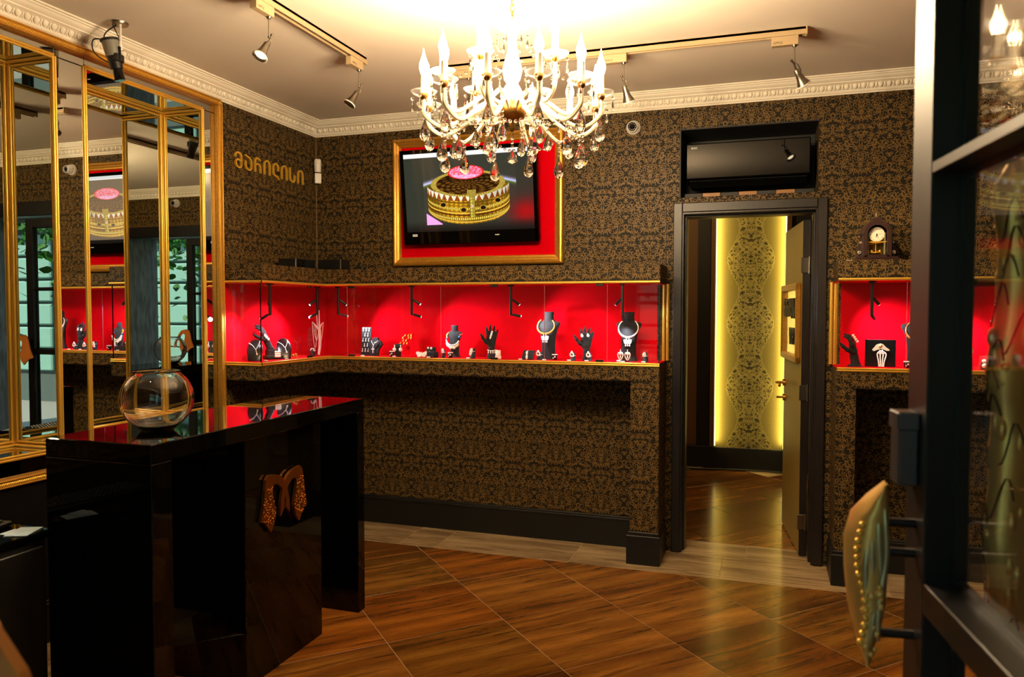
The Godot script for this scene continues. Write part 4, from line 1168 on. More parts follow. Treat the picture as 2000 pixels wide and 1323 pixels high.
# ------------------------------------------------------------------ screen in its gilt frame, air conditioner, clock, boxes on the ledge
func build_wall_things():
	var t := thing("picture_frame", "gilt frame around a red cloth panel that holds the television", "frame", Vector3(1.2, 1.76, 0.001))
	var o := -t.position
	var x0 := 0.608; var x1 := 1.787; var y0 := 1.758; var y1 := 2.60
	var fp := [Vector2(0, 0), Vector2(0, 0.026), Vector2(0.008, 0.034), Vector2(0.018, 0.036), Vector2(0.026, 0.030), Vector2(0.034, 0.027), Vector2(0.044, 0.022), Vector2(0.052, 0.020), Vector2(0.058, 0.012), Vector2(0.058, 0)]
	var cs := [Vector3(x0, y0, 0), Vector3(x1, y0, 0), Vector3(x1, y1, 0), Vector3(x0, y1, 0)]
	for i in 4:
		var a: Vector3 = cs[i]; var b: Vector3 = cs[(i + 1) % 4]
		var d := (b - a).normalized()
		var inn := Vector3(0, 0, 1).cross(d)
		var rr := []
		for e in 2:
			var ring := []
			for p in fp: ring.append((a if e == 0 else b) + d * (p.x if e == 0 else -p.x) + inn * p.x + Vector3(0, 0, p.y) + o)
			ring.reverse()
			rr.append(ring)
		part("frame_bar", B.new().rings(rr, true, false), oldgold, t)
	part("red_panel", B.new().bb(Vector3(x0 + 0.05, y0 + 0.05, 0.004) + o, Vector3(x1 - 0.05, y1 - 0.05, 0.012) + o), red_cloth, t)
	var tv := thing("television", "flat television tilted forward, showing a jewelled gold box", "television", Vector3(1.187, 1.895, 0.062))
	tv.rotation.x = 0.125
	var w := 0.925; var h := 0.605
	part("case", B.new().bb(Vector3(-w / 2, 0, -0.03), Vector3(w / 2, h, 0.02), 0.01).bb(Vector3(-0.3, 0.12, -0.045), Vector3(0.3, 0.45, -0.03), 0.01), black_gloss, tv)
	var bz := B.new()
	var bw := 0.026
	for r in [[Vector3(-w / 2, 0, 0.018), Vector3(w / 2, 0.082, 0.026)], [Vector3(-w / 2, h - bw, 0.018), Vector3(w / 2, h, 0.026)], [Vector3(-w / 2, 0, 0.018), Vector3(-w / 2 + bw, h, 0.026)], [Vector3(w / 2 - bw, 0, 0.018), Vector3(w / 2, h, 0.026)]]: bz.bb(r[0], r[1], 0.003)
	part("bezel", bz, black_gloss, tv)
	part("bracket", B.new().bb(Vector3(-0.15, 0.2, -0.055), Vector3(0.15, 0.38, -0.045)), black_satin, tv)
	part("badge", B.new().box(Vector3(0.19, 0.05, 0.0265), Vector3(0.03, 0.006, 0.001)).box(Vector3(-0.38, 0.06, 0.0265), Vector3(0.035, 0.016, 0.001)), mat(Color(0.75, 0.75, 0.78), 0.3), tv)
	var sm := mat(Color(0.02, 0.02, 0.02), 0.08)
	sm.emission_enabled = true
	sm.emission = Color.WHITE
	sm.emission_operator = BaseMaterial3D.EMISSION_OP_MULTIPLY
	sm.emission_texture = screen_picture()
	sm.emission_energy_multiplier = 1.0
	var sb := B.new()
	sb.flat()
	sb.q(Vector3(-w / 2 + bw - 0.002, 0.08, 0.0205), Vector3(w / 2 - bw + 0.002, 0.08, 0.0205), Vector3(w / 2 - bw + 0.002, h - bw + 0.002, 0.0205), Vector3(-w / 2 + bw - 0.002, h - bw + 0.002, 0.0205), [Vector2(0, 1), Vector2(1, 1), Vector2(1, 0), Vector2(0, 0)])
	part("screen", sb, sm, tv)
	var al := AreaLight3D.new()
	al.name = "screen_light"
	al.area_size = Vector2(w - 0.1, h - 0.15)
	al.light_color = Color(0.9, 0.75, 0.6)
	al.light_energy = 0.04
	al.shadow_enabled = true
	tv.add_child(al, true)
	al.transform = Transform3D(Basis(Vector3.UP, PI), Vector3(0, h / 2 + 0.03, 0.03))
	al.transform.basis = Basis(Vector3.UP, PI)
	# air conditioner in its black niche
	var nb := B.new()
	var dark := mat(Color(0.03, 0.028, 0.025), 0.6)
	struct("trim_8", B.new().bb(Vector3(2.494, 2.134, -0.358), Vector3(3.264, 2.54, -0.352)).bb(Vector3(2.494, 2.532, -0.352), Vector3(3.264, 2.54, -0.001)).bb(Vector3(2.494, 2.134, -0.352), Vector3(2.502, 2.532, -0.001)), dark)
	var ac := thing("air_conditioner", "glossy black wall air conditioner set in a niche above the inner door", "air conditioner", Vector3(2.876, 2.25, -0.35))
	var W := 0.35
	var pf := PackedVector2Array([Vector2(0.0, 0.0), Vector2(0.15, -0.02), Vector2(0.215, 0.01), Vector2(0.262, 0.06), Vector2(0.262, 0.195), Vector2(0.24, 0.212), Vector2(0, 0.212)])
	part("body", B.new().prism(pf, 2 * W, Transform3D(Basis(Vector3(0, 0, 1), Vector3.UP, Vector3(-1, 0, 0)), Vector3(W, 0, 0))), black_satin, ac)
	part("front_panel", B.new().bb(Vector3(-W, 0.0, 0.264), Vector3(W, 0.211, 0.284), 0.006), black_gloss, ac)
	part("air_flap", B.new().box(Vector3(0, -0.018, 0.20), Vector3(2 * W - 0.03, 0.006, 0.09), 0.002, Basis(Vector3.RIGHT, -0.35)), black_satin, ac)
	letters("BEKO", 0.011, 0.001, mat(Color(0.85, 0.85, 0.85), 0.4), ac, Transform3D(Basis(), Vector3(-W + 0.048, 0.184, 0.2845)), "Droid Sans")
	var sl := thing("slatted_strip", "short brown and black block strip lying along the bottom of the niche", "strip", Vector3(2.876, 2.1345, -0.03))
	for i in 7: part("block", B.new().bb(Vector3(-0.35 + 0.103 * i, 0, -0.03), Vector3(-0.35 + 0.103 * (i + 1) - 0.002, 0.022, 0.02), 0.002), dark if i % 2 == 0 else mat(Color(0.55, 0.38, 0.20), 0.5), sl)
	# mantel clock
	var c := thing("mantel_clock", "dark wooden arched mantel clock with a pendulum window on the ledge", "clock", Vector3(3.546, 1.727, 0.15), 0.06)
	var cw := mat(Color(0.16, 0.045, 0.03), 0.18)
	cw.clearcoat_enabled = true
	part("plinth", B.new().bb(Vector3(-0.118, 0, -0.05), Vector3(0.118, 0.012, 0.055), 0.003).bb(Vector3(-0.105, 0.012, -0.045), Vector3(0.105, 0.022, 0.05), 0.003), cw, c)
	var arch := func(hw: float, y0a: float, yc: float, n := 16) -> Array:
		var p := [Vector2(-hw, y0a)]
		for k in n + 1: p.append(Vector2(-hw * cos(PI * k / n), yc + hw * sin(PI * k / n)))
		p.append(Vector2(hw, y0a))
		return p
	var outer: Array = arch.call(0.075, 0.022, 0.142)
	var inner: Array = arch.call(0.049, 0.032, 0.142)
	var fb := B.new()
	for e in [[0.05, 0.02], [0.062, 0.008]]:
		var oo: Array = outer if e[0] == 0.05 else arch.call(0.069, 0.022, 0.142)
		for i in oo.size() - 1:
			var p0: Vector2 = oo[i]; var p1: Vector2 = oo[i + 1]; var q0: Vector2 = inner[i]; var q1: Vector2 = inner[i + 1]
			var z: float = e[0] - 0.012
			fb.flat()
			fb.q(Vector3(p1.x, p1.y, z), Vector3(p0.x, p0.y, z), Vector3(q0.x, q0.y, z), Vector3(q1.x, q1.y, z))
			fb.q(Vector3(p0.x, p0.y, z), Vector3(p1.x, p1.y, z), Vector3(p1.x, p1.y, -0.04), Vector3(p0.x, p0.y, -0.04))
			fb.q(Vector3(q1.x, q1.y, z), Vector3(q0.x, q0.y, z), Vector3(q0.x, q0.y, -0.02), Vector3(q1.x, q1.y, -0.02))
	fb.bb(Vector3(-0.049, 0.022, -0.03), Vector3(0.049, 0.034, 0.045))
	fb.prism(PackedVector2Array(arch.call(0.074, 0.022, 0.142)), 0.012, Transform3D(Basis(), Vector3(0, 0, -0.04)))
	fb.prism(PackedVector2Array([Vector2(-0.026, 0.212), Vector2(0.026, 0.212), Vector2(0.02, 0.226), Vector2(0.012, 0.232), Vector2(-0.012, 0.232), Vector2(-0.02, 0.226)]), 0.06, Transform3D(Basis(), Vector3(0, 0, -0.025)))
	fb.box(Vector3(-0.078, 0.143, 0.01), Vector3(0.02, 0.012, 0.06), 0.003).box(Vector3(0.078, 0.143, 0.01), Vector3(0.02, 0.012, 0.06), 0.003)
	fb.box(Vector3(-0.082, 0.05, 0.0), Vector3(0.02, 0.06, 0.05), 0.004).box(Vector3(0.082, 0.05, 0.0), Vector3(0.02, 0.06, 0.05), 0.004)
	part("case", fb, cw, c)
	part("back_plate", B.new().bb(Vector3(-0.048, 0.034, -0.026), Vector3(0.048, 0.15, -0.02)), mat(Color(0.75, 0.62, 0.36), 0.12, 0.9), c)
	part("dial", B.new().cyl(Vector3(0, 0.142, 0.016), Vector3(0, 0.142, 0.024), 0.0385, 0.0385, 32), mat(Color(0.93, 0.88, 0.80), 0.5), c)
	part("dial_ring", B.new().lathe([Vector2(0.0385, 0), Vector2(0.041, 0.002), Vector2(0.041, 0.008), Vector2(0.0385, 0.0095)], 32, Vector3(0, 0.142, 0.016), Basis(Vector3.RIGHT, PI / 2), true, false), brass, c)
	var ink := mat(Color(0.08, 0.07, 0.07), 0.5)
	for k in 12:
		var a := PI / 2 - TAU * (k + 1) / 12
		var n: Node3D = letters(str(k + 1), 0.0062, 0.0005, ink, c, Transform3D(Basis(), Vector3(0.031 * cos(a), 0.142 + 0.031 * sin(a) - 0.002, 0.0245)), "Droid Serif", "numeral")
		n.position.x -= 0.0
	for r in [[-0.35, 0.024, 0.0016], [0.25, 0.018, 0.0022], [-1.62, 0.027, 0.0007]]:
		var a: float = r[0]
		var dir := Vector3(-sin(a), -cos(a), 0)
		part("hand", B.new().box(Vector3(0, 0.142, 0.0262) + dir * (r[1] / 2 - 0.003), Vector3(r[2], r[1], 0.0008), 0.0, Basis(Vector3(dir.y, -dir.x, 0), dir, Vector3(0, 0, 1))), ink, c)
	part("hub", B.new().ball(Vector3(0, 0.142, 0.0265), Vector3(0.0034, 0.0034, 0.002), 6), ink, c)
	part("pendulum", B.new().cyl(Vector3(0, 0.10, 0.005), Vector3(0, 0.05, 0.005), 0.0022).lathe([Vector2(0.004, 0.042), Vector2(0.03, 0.044), Vector2(0.03, 0.047), Vector2(0.004, 0.05)], 20, Vector3(0, 0, 0.005)).ball(Vector3(0.02, 0.054, 0.005), Vector3.ONE * 0.007, 8).ball(Vector3(-0.02, 0.054, 0.005), Vector3.ONE * 0.007, 8).tube(bez([Vector3(-0.048, 0.102, 0.02), Vector3(-0.02, 0.1, 0.022), Vector3(0, 0.098, 0.022), Vector3(0.02, 0.1, 0.022), Vector3(0.048, 0.102, 0.02)], 4), 0.005, 6), gold, c)
	part("side_column", B.new().cyl(Vector3(0.041, 0.034, 0.02), Vector3(0.041, 0.15, 0.02), 0.005).cyl(Vector3(-0.041, 0.034, 0.02), Vector3(-0.041, 0.15, 0.02), 0.005), mat(Color(0.85, 0.8, 0.65), 0.1, 0.8), c)
	for r in [[-0.084, 0.046, 0.0105], [0.084, 0.046, 0.0105], [-0.079, 0.098, 0.007], [0.079, 0.098, 0.007]]:
		part("stud", B.new().lathe([Vector2(r[2], 0), Vector2(r[2], 0.004), Vector2(r[2] * 0.7, 0.007), Vector2(r[2] * 0.35, 0.006)], 16, Vector3(r[0], r[1], 0.026), Basis(Vector3.RIGHT, PI / 2)), mat(Color(0.85, 0.82, 0.75), 0.15, 0.8), c)
	part("finial", B.new().lathe([Vector2(0.003, 0.232), Vector2(0.004, 0.236), Vector2(0.002, 0.240), Vector2(0.0038, 0.246), Vector2(0.001, 0.262)], 10).lathe([Vector2(0.003, 0.124), Vector2(0.005, 0.13), Vector2(0.003, 0.136)], 8, Vector3(-0.084, 0, 0.02)).lathe([Vector2(0.003, 0.124), Vector2(0.005, 0.13), Vector2(0.003, 0.136)], 8, Vector3(0.084, 0, 0.02)), steel, c)
	# set-top boxes on the corner ledge
	var q := thing("media_player", "small black media player box on the corner ledge, right of the router", "device", Vector3(0.225, 1.727, 0.17))
	part("box", B.new().bb(Vector3(-0.07, 0.004, -0.06), Vector3(0.105, 0.072, 0.06), 0.004), black_satin, q)
	part("foot", B.new().bb(Vector3(-0.06, 0, -0.05), Vector3(0.095, 0.004, 0.05)), black_satin, q)
	part("cable", B.new().tube(bez([Vector3(-0.05, 0.03, -0.062), Vector3(-0.07, 0.09, -0.09), Vector3(0.0, 0.115, -0.1), Vector3(0.06, 0.09, -0.09), Vector3(0.09, 0.04, -0.062)], 6), 0.003, 6), black_satin, q)
	var q2 := thing("router", "flat dark router box on the corner ledge under the lettering", "device", Vector3(0.13, 1.727, 0.42))
	part("box", B.new().bb(Vector3(-0.07, 0.003, -0.11), Vector3(0.06, 0.062, 0.11), 0.004), mat(Color(0.07, 0.07, 0.07), 0.4), q2)
	part("front_face", B.new().bb(Vector3(0.06, 0.008, -0.10), Vector3(0.063, 0.057, 0.10)), black_gloss, q2)
	var q3 := thing("power_adapter", "small black power adapter on the ledge right of the media player", "adapter", Vector3(0.41, 1.727, 0.12))
	part("box", B.new().bb(Vector3(-0.035, 0, -0.025), Vector3(0.035, 0.026, 0.025), 0.005), black_satin, q3)
	part("cable", B.new().tube(bez([Vector3(-0.03, 0.012, 0), Vector3(-0.06, 0.006, 0.01), Vector3(-0.075, 0.004, -0.03)], 4), 0.003, 6), black_satin, q3)
	tag(part("price_tag", B.new().box(Vector3(3.405, 1.7275, 0.27), Vector3(0.03, 0.002, 0.02)), paper), "tiny white paper tag on the ledge left of the clock", "tag")

func screen_picture() -> ImageTexture:
	var W := 560; var H := 350
	var im := Image.create(W, H, false, Image.FORMAT_RGB8)
	var n1 := noise(0.18, 61, 2)
	var n2 := noise(0.03, 62, 2)
	for y in H:
		for x in W:
			var u := float(x) / W; var v := float(y) / H
			var c := Color(0.215, 0.225, 0.185)
			if u > 0.15 and u < 0.87: c = Color(0.24, 0.24, 0.20)
			c = c.lerp(Color(0.42, 0.10, 0.10), clampf((u - 0.7) * 1.6, 0, 1) * clampf(v * 1.2 - 0.2, 0, 1))
			c = c.lerp(Color(0.75, 0.06, 0.08), 0.9 * exp(-(pow((u - 0.94) * 9, 2) + pow((v - 0.78) * 7, 2))))
			c = c.lerp(Color(0.12, 0.10, 0.09), clampf((v - 0.86) * 8, 0, 1))
			if v < 0.055: c = Color(1, 1, 1)
			# far rim arcs
			var ar := v - (0.30 + 0.55 * pow(absf(u - 0.5), 1.6))
			if u > 0.15 and u < 0.87 and absf(u - 0.5) > 0.14: c = c.lerp(Color(0.80, 0.78, 0.98) if ar < 0.01 else Color(0.5, 0.62, 0.2), exp(-pow(ar * 34, 2)))
			if u > 0.165 and u < 0.29 and v < 0.91 and v > 0.76 + (u - 0.165) * 1.1: c = Color(1.0, 0.70, 0.96)
			var bx := (u - 0.50) / 0.3175
			if absf(bx) < 1.0 and v < 0.915:
				var sag := sqrt(1 - bx * bx)
				if v > 0.42 and v < 0.70 + 0.215 * sag:
					var sh := 0.35 + 0.75 * exp(-pow((bx + 0.30) * 2.2, 2)) + 0.55 * exp(-pow((bx - 0.72) * 3.5, 2))
					var th := asin(bx)
					var rowv := (v - 0.165 * sag) * 60.0
					var fil := 0.35 * absf(sin(th * 26.0)) * absf(sin(rowv * 1.4)) + 0.5 * absf(n1.get_noise_2d(x * 0.8, y * 0.8))
					var g := Color(0.86, 0.62, 0.12) * (0.22 + 0.85 * sh * (0.25 + 1.7 * fil))
					if absf(sin(rowv * 0.42)) > 0.94: g = Color(1.0, 0.82, 0.32) * (0.35 + 0.8 * absf(sin(th * 60.0)))
					var band := v - (0.45 + 0.135 * sag)
					if absf(band) < 0.04:
						var tri := absf(fposmod(asin(bx) * 5.6, 1.0) - 0.5) * 2
						g = Color(1, 0.97, 0.84) if tri > 0.45 + band * 10 else Color(0.62, 0.30, 0.08)
						if bx > 0.35: g = g * 0.85
					elif band > 0.055 and band < 0.068: g = Color(0.42, 0.28, 0.07)
					for e in [[0.615, 0.165, Color(1.0, 0.80, 0.30)], [0.635, 0.17, Color(0.35, 0.18, 0.05)], [0.69, 0.20, Color(0.95, 0.75, 0.28)]]:
						if absf(v - (e[0] + e[1] * sag)) < 0.008: g = e[2]
					if absf(bx - 0.1) < 0.07 and v > 0.46 and v < 0.83:
						g = Color(0.90, 0.80, 0.30) * (0.55 + 1.1 * fil)
						if absf(bx - 0.1) > 0.055: g = Color(0.40, 0.27, 0.06)
						if Vector2((bx - 0.1) * 1.0, (v - 0.69) * 2.2).length() < 0.035: g = Color(0.95, 0.75, 0.75)
					for k in [[-0.62, 0.66], [-0.12, 0.735], [0.36, 0.715], [0.72, 0.63]]:
						var gd := Vector2((bx - k[0]) * 1.2, (v - k[1]) * 3.0).length()
						if gd < 0.10: g = Color(0.85, 0.62, 0.2)
						if gd < 0.075: g = Color(0.10, 0.09, 0.05)
					c = g
			var lv := Vector2((u - 0.50) / 0.288, (v - 0.405) / 0.165)
			if lv.length() < 1.0:
				var r := lv.length()
				var fil := absf(n1.get_noise_2d(x * 1.7, y * 2.2))
				var g := Color(0.62, 0.40, 0.11) * (0.45 + 1.5 * fil)
				if r > 0.86: g = Color(0.95, 0.78, 0.32) * (0.55 + 1.0 * fil)
				var an := lv.angle()
				if r < 0.84:
					var leaf := sin(an * 12.0 + r * 9.0) * sin(r * 26.0)
					g = Color(0.80, 0.55, 0.15) * (0.30 + 0.9 * fil) if leaf > 0.1 else Color(0.20, 0.09, 0.03)
					if lv.y < -0.2: g = g * 0.7
				elif r > 0.9: g = g * (0.4 + 0.9 * absf(sin(an * 40.0)))
				if lv.y > 0.5 and absf(lv.x - 0.1) < 0.12: g = Color(0.85, 0.72, 0.28) * (0.5 + 1.2 * fil)
				c = g
			var gv := Vector2((u - 0.49) / 0.142, (v - 0.265) / 0.088)
			if gv.length() < 1.0:
				var k := absf(n2.get_noise_2d(x * 2.2, y * 4.5))
				c = Color(1.0, 0.25, 0.30).lerp(Color(1.0, 0.80, 1.0), clampf(k * 2.8 + (0.3 if gv.y > 0.35 else -0.35), 0, 1))
				if gv.length() > 0.9: c = Color(0.95, 0.18, 0.14)
			im.set_pixel(x, y, c.clamp())
	return ImageTexture.create_from_image(im)

# ------------------------------------------------------------------ showcases
const YF := 1.161     # showcase floor
const YT := 1.6215    # top of its opening
const DP := 0.305     # depth of the cases
func build_cases():
	var t := thing("display_case", "long red lined wall display case turning the room corner left of the inner door", "display case", Vector3(1.2, 0, 0.0))
	var o := -t.position
	var xr := 2.425; var dl := 0.274; var ze := 0.994
	var wp := wallpaper
	part("top_fascia", B.new().bb(Vector3(0.001, YT, 0.001) + o, Vector3(xr, 1.726, DP) + o).bb(Vector3(0.001, YT, DP) + o, Vector3(dl, 1.726, ze) + o), wp, t)
	part("bottom_fascia", B.new().bb(Vector3(0.001, 1.057, 0.001) + o, Vector3(xr, YF - 0.004, DP) + o).bb(Vector3(0.001, 1.057, DP) + o, Vector3(dl, YF - 0.004, ze) + o), wp, t)
	part("pier", B.new().bb(Vector3(2.262, 0.0, 0.001) + o, Vector3(xr, 1.057, DP - 0.001) + o), wp, t)
	part("plinth", B.new().bb(Vector3(2.245, 0.0, 0.021) + o, Vector3(xr + 0.012, 0.168, DP + 0.014) + o, 0.003).bb(Vector3(2.252, 0.16, 0.021) + o, Vector3(xr + 0.006, 0.188, DP + 0.007) + o, 0.003), mat(Color(0.03, 0.03, 0.03), 0.45), t)
	part("back_lining", B.new().bb(Vector3(0.004, YF, 0.003) + o, Vector3(2.372, YT, 0.010) + o), red_cloth, t)
	part("back_lining", B.new().bb(Vector3(0.003, YF, 0.010) + o, Vector3(0.010, YT, ze - 0.002) + o), red_cloth, t)
	part("floor_lining", B.new().bb(Vector3(0.003, YF - 0.004, 0.003) + o, Vector3(xr - 0.002, YF, DP - 0.004) + o).bb(Vector3(0.003, YF - 0.004, DP - 0.004) + o, Vector3(dl - 0.004, YF, ze - 0.004) + o), red_cloth, t)
	part("ceiling_lining", B.new().bb(Vector3(0.003, YT - 0.005, 0.003) + o, Vector3(xr - 0.002, YT - 0.001, DP - 0.004) + o).bb(Vector3(0.003, YT - 0.005, DP - 0.004) + o, Vector3(dl - 0.004, YT - 0.001, ze - 0.004) + o), red_cloth, t)
	case_edges(t, o, [Vector3(0.0, 0, ze), Vector3(dl, 0, ze), Vector3(dl, 0, DP), Vector3(xr, 0, DP)])
	part("end_molding", B.new().cyl(Vector3(xr - 0.012, YF, 0.014) + o, Vector3(xr - 0.012, YT, 0.014) + o, 0.010, -1, 10).cyl(Vector3(xr + 0.010, YF, 0.012) + o, Vector3(xr + 0.010, YT, 0.012) + o, 0.010, -1, 10), gold, t)
	part("end_molding", B.new().cyl(Vector3(0.008, YF, ze) + o, Vector3(0.008, YT, ze) + o, 0.006, -1, 8), gold, t)
	var gz := DP - 0.010
	var edge := mat(Color(0.75, 0.55, 0.6, 0.5), 0.1)
	var seams := [dl, 0.415, 0.783, 1.076, 1.448, 1.746, 2.123, xr]
	for i in seams.size() - 1:
		part("glass_pane", B.new().bb(Vector3(seams[i] + 0.001, YF, gz - 0.003 + (0.004 if i % 2 else 0.0)) + o, Vector3(seams[i + 1] - 0.001, YT - 0.005, gz + (0.004 if i % 2 else 0.0)) + o), clear, t)
	var zs := [ze, 0.833, 0.417, DP]
	for i in 3: part("glass_pane", B.new().bb(Vector3(dl - 0.013, YF, zs[i + 1] + 0.001) + o, Vector3(dl - 0.010, YT - 0.005, zs[i] - 0.001) + o), clear, t)
	part("glass_pane", B.new().bb(Vector3(0.012, YF, ze - 0.010) + o, Vector3(dl - 0.012, YT - 0.005, ze - 0.007) + o), clear, t)
	part("glass_pane", B.new().bb(Vector3(xr - 0.006, YF, 0.026) + o, Vector3(xr - 0.003, YT - 0.005, gz) + o), clear, t)
	var em := mat(Color(0.62, 0.36, 0.40), 0.15)
	for x in [0.415, 1.076, 1.746, 2.123]: part("glass_edge", B.new().box(Vector3(x, (YF + YT) / 2, gz) + o, Vector3(0.0020, YT - YF - 0.006, 0.004)), em, t)
	part("glass_edge", B.new().box(Vector3(dl - 0.011, (YF + YT) / 2, ze - 0.009) + o, Vector3(0.005, YT - YF - 0.006, 0.005)), mat(Color(0.12, 0.02, 0.03), 0.1), t)
	part("glass_edge", B.new().box(Vector3(xr - 0.005, (YF + YT) / 2, gz - 0.001) + o, Vector3(0.005, YT - YF - 0.006, 0.005)), mat(Color(0.10, 0.02, 0.03), 0.1), t)
	for x in [0.45, 1.43, 2.08]:
		for y in [YF + 0.008, YT - 0.012]: part("pane_clip", B.new().box(Vector3(x, y, gz + 0.006) + o, Vector3(0.045, 0.014, 0.014), 0.002), black_satin, t)
	part("pane_clip", B.new().box(Vector3(dl - 0.008, YF + 0.008, 0.50) + o, Vector3(0.012, 0.016, 0.05), 0.002).box(Vector3(dl - 0.008, YT - 0.014, 0.50) + o, Vector3(0.012, 0.012, 0.04), 0.002), black_satin, t)
	# second case to the right of the door
	var r := thing("display_case", "red lined wall display case right of the inner door, partly behind the glass door", "display case", Vector3(4.1, 0, 0.0))
	o = -r.position
	var xl := 3.352; var xe := XR - 0.001
	part("top_fascia", B.new().bb(Vector3(xl, YT, 0.001) + o, Vector3(xe, 1.726, DP) + o), wp, r)
	part("bottom_fascia", B.new().bb(Vector3(xl, 1.053, 0.001) + o, Vector3(xe, YF - 0.004, DP) + o), wp, r)
	part("pier", B.new().bb(Vector3(xl, 0, 0.001) + o, Vector3(3.447, 1.053, DP - 0.001) + o), wp, r)
	part("plinth", B.new().bb(Vector3(xl - 0.014, 0.0, 0.021) + o, Vector3(3.462, 0.168, DP + 0.014) + o, 0.003).bb(Vector3(xl - 0.008, 0.16, 0.021) + o, Vector3(3.455, 0.188, DP + 0.007) + o, 0.003), mat(Color(0.03, 0.03, 0.03), 0.45), r)
	part("back_lining", B.new().bb(Vector3(xl + 0.04, YF, 0.003) + o, Vector3(xe, YT, 0.010) + o), red_cloth, r)
	part("floor_lining", B.new().bb(Vector3(xl, YF - 0.004, 0.003) + o, Vector3(xe, YF, DP - 0.004) + o), red_cloth, r)
	part("ceiling_lining", B.new().bb(Vector3(xl, YT - 0.005, 0.003) + o, Vector3(xe, YT - 0.001, DP - 0.004) + o), red_cloth, r)
	case_edges(r, o, [Vector3(xl, 0, DP), Vector3(xe, 0, DP)])
	part("end_molding", B.new().cyl(Vector3(xl + 0.012, YF, 0.014) + o, Vector3(xl + 0.012, YT, 0.014) + o, 0.010, -1, 10).cyl(Vector3(xl - 0.010, YF, 0.012) + o, Vector3(xl - 0.010, YT, 0.012) + o, 0.010, -1, 10), gold, r)
	var sm := [xl, 3.68, 4.04, 4.42, xe]
	for i in sm.size() - 1: part("glass_pane", B.new().bb(Vector3(sm[i] + 0.001, YF, gz - 0.003 + (0.004 if i % 2 else 0.0)) + o, Vector3(sm[i + 1] - 0.001, YT - 0.005, gz + (0.004 if i % 2 else 0.0)) + o), clear, r)
	part("glass_pane", B.new().bb(Vector3(xl + 0.003, YF, 0.026) + o, Vector3(xl + 0.006, YT - 0.005, gz) + o), clear, r)
	part("glass_edge", B.new().box(Vector3(3.68, (YF + YT) / 2, gz) + o, Vector3(0.0020, YT - YF - 0.006, 0.004)), em, r)
	for x in [4.0]: part("pane_clip", B.new().box(Vector3(x, YT - 0.012, gz + 0.006) + o, Vector3(0.045, 0.014, 0.014), 0.002), black_satin, r)
	# stalk lights
	var S := [
		[Vector3(0.235, YT - 0.005, 0.86), "black stalk light with two small spots at the near end of the left showcase", Vector3(0.03, 1.31, 0.93), Vector3(0.05, 1.3, 0.66)],
		[Vector3(0.20, YT - 0.005, 0.31), "black stalk light with two small spots left of the white jewellery tree", Vector3(0.05, 1.30, 0.58), Vector3(0.12, 1.32, 0.45)],
		[Vector3(0.338, YT - 0.005, 0.278), "black stalk light with two small spots above the earring card", Vector3(0.72, 1.31, 0.03), Vector3(0.56, 1.25, 0.14)],
		[Vector3(0.868, YT - 0.005, 0.278), "black stalk light with two small spots left of the short neck bust", Vector3(1.10, 1.34, 0.06), Vector3(1.30, 1.25, 0.16)],
		[Vector3(1.53, YT - 0.005, 0.278), "black stalk light with two small spots left of the bust with the golden torque", Vector3(1.90, 1.36, 0.03), Vector3(1.72, 1.32, 0.14)],
		[Vector3(2.207, YT - 0.005, 0.278), "black stalk light with two small spots in front of the bust with the silver torque", Vector3(2.20, 1.20, 0.19), Vector3(1.98, 1.28, 0.12)],
		[Vector3(3.518, YT - 0.005, 0.278), "black stalk light with two small spots above the comb display in the right showcase", Vector3(3.60, 1.36, 0.04), Vector3(3.66, 1.25, 0.14)],
		[Vector3(4.11, YT - 0.005, 0.278), "black stalk light with two small spots seen through the glass door", Vector3(3.95, 1.3, 0.05), Vector3(4.05, 1.25, 0.1)]]
	var lens := glow(Color(0.95, 0.95, 1.0), 3.0)
	for s in S:
		var st := thing("showcase_light", s[1], "spotlight", s[0])
		var ln := 0.185
		part("rod", B.new().box(Vector3(0, -ln / 2, 0), Vector3(0.014, ln, 0.014), 0.002), black_satin, st)
		part("foot", B.new().box(Vector3(0, -0.004, 0), Vector3(0.034, 0.008, 0.034), 0.002), black_satin, st)
		for k in 2:
			var y := -0.09 if k == 0 else -ln + 0.004
			var to: Vector3 = (s[2] if k == 1 else s[3]) - s[0]
			var hz := Vector3(to.x, 0, to.z).normalized()
			var c := Vector3(0, y, 0) + hz * 0.012
			var d := (to - c).normalized()
			if d.y < -0.62: d = (hz * 0.8 + Vector3(0, -0.6, 0)).normalized()
			part("spot_head", B.new().cyl(Vector3(0, y, 0), c, 0.005, -1, 8).cyl(c, c + d * 0.05, 0.0075, 0.0085, 12), black_satin, st)
			part("lens", B.new().cyl(c + d * 0.0505, c + d * 0.052, 0.0072, -1, 12), lens, st)
			spot(st, c + d * 0.056, to, Color(0.93, 0.95, 1.0), SPOT_E * (1.0 if k == 1 else 0.7), 50, 0.012)
const SPOT_E := 0.26
func case_edges(t: Node3D, o: Vector3, path: Array):   # gilt edging along the top and the bottom of the glass
	for lv in [[YT + 0.004, 0.0085], [YF - 0.003, 0.006], [YF - 0.014, 0.006]]:
		for i in path.size() - 1:
			var a: Vector3 = path[i] + Vector3(0, lv[0], 0); var b: Vector3 = path[i + 1] + Vector3(0, lv[0], 0)
			part("gilt_edging", B.new().tube([a + o, b + o], lv[1], 8).tube([a + o, a + (b - a) * 0.0001 + o], lv[1], 8), gold, t)

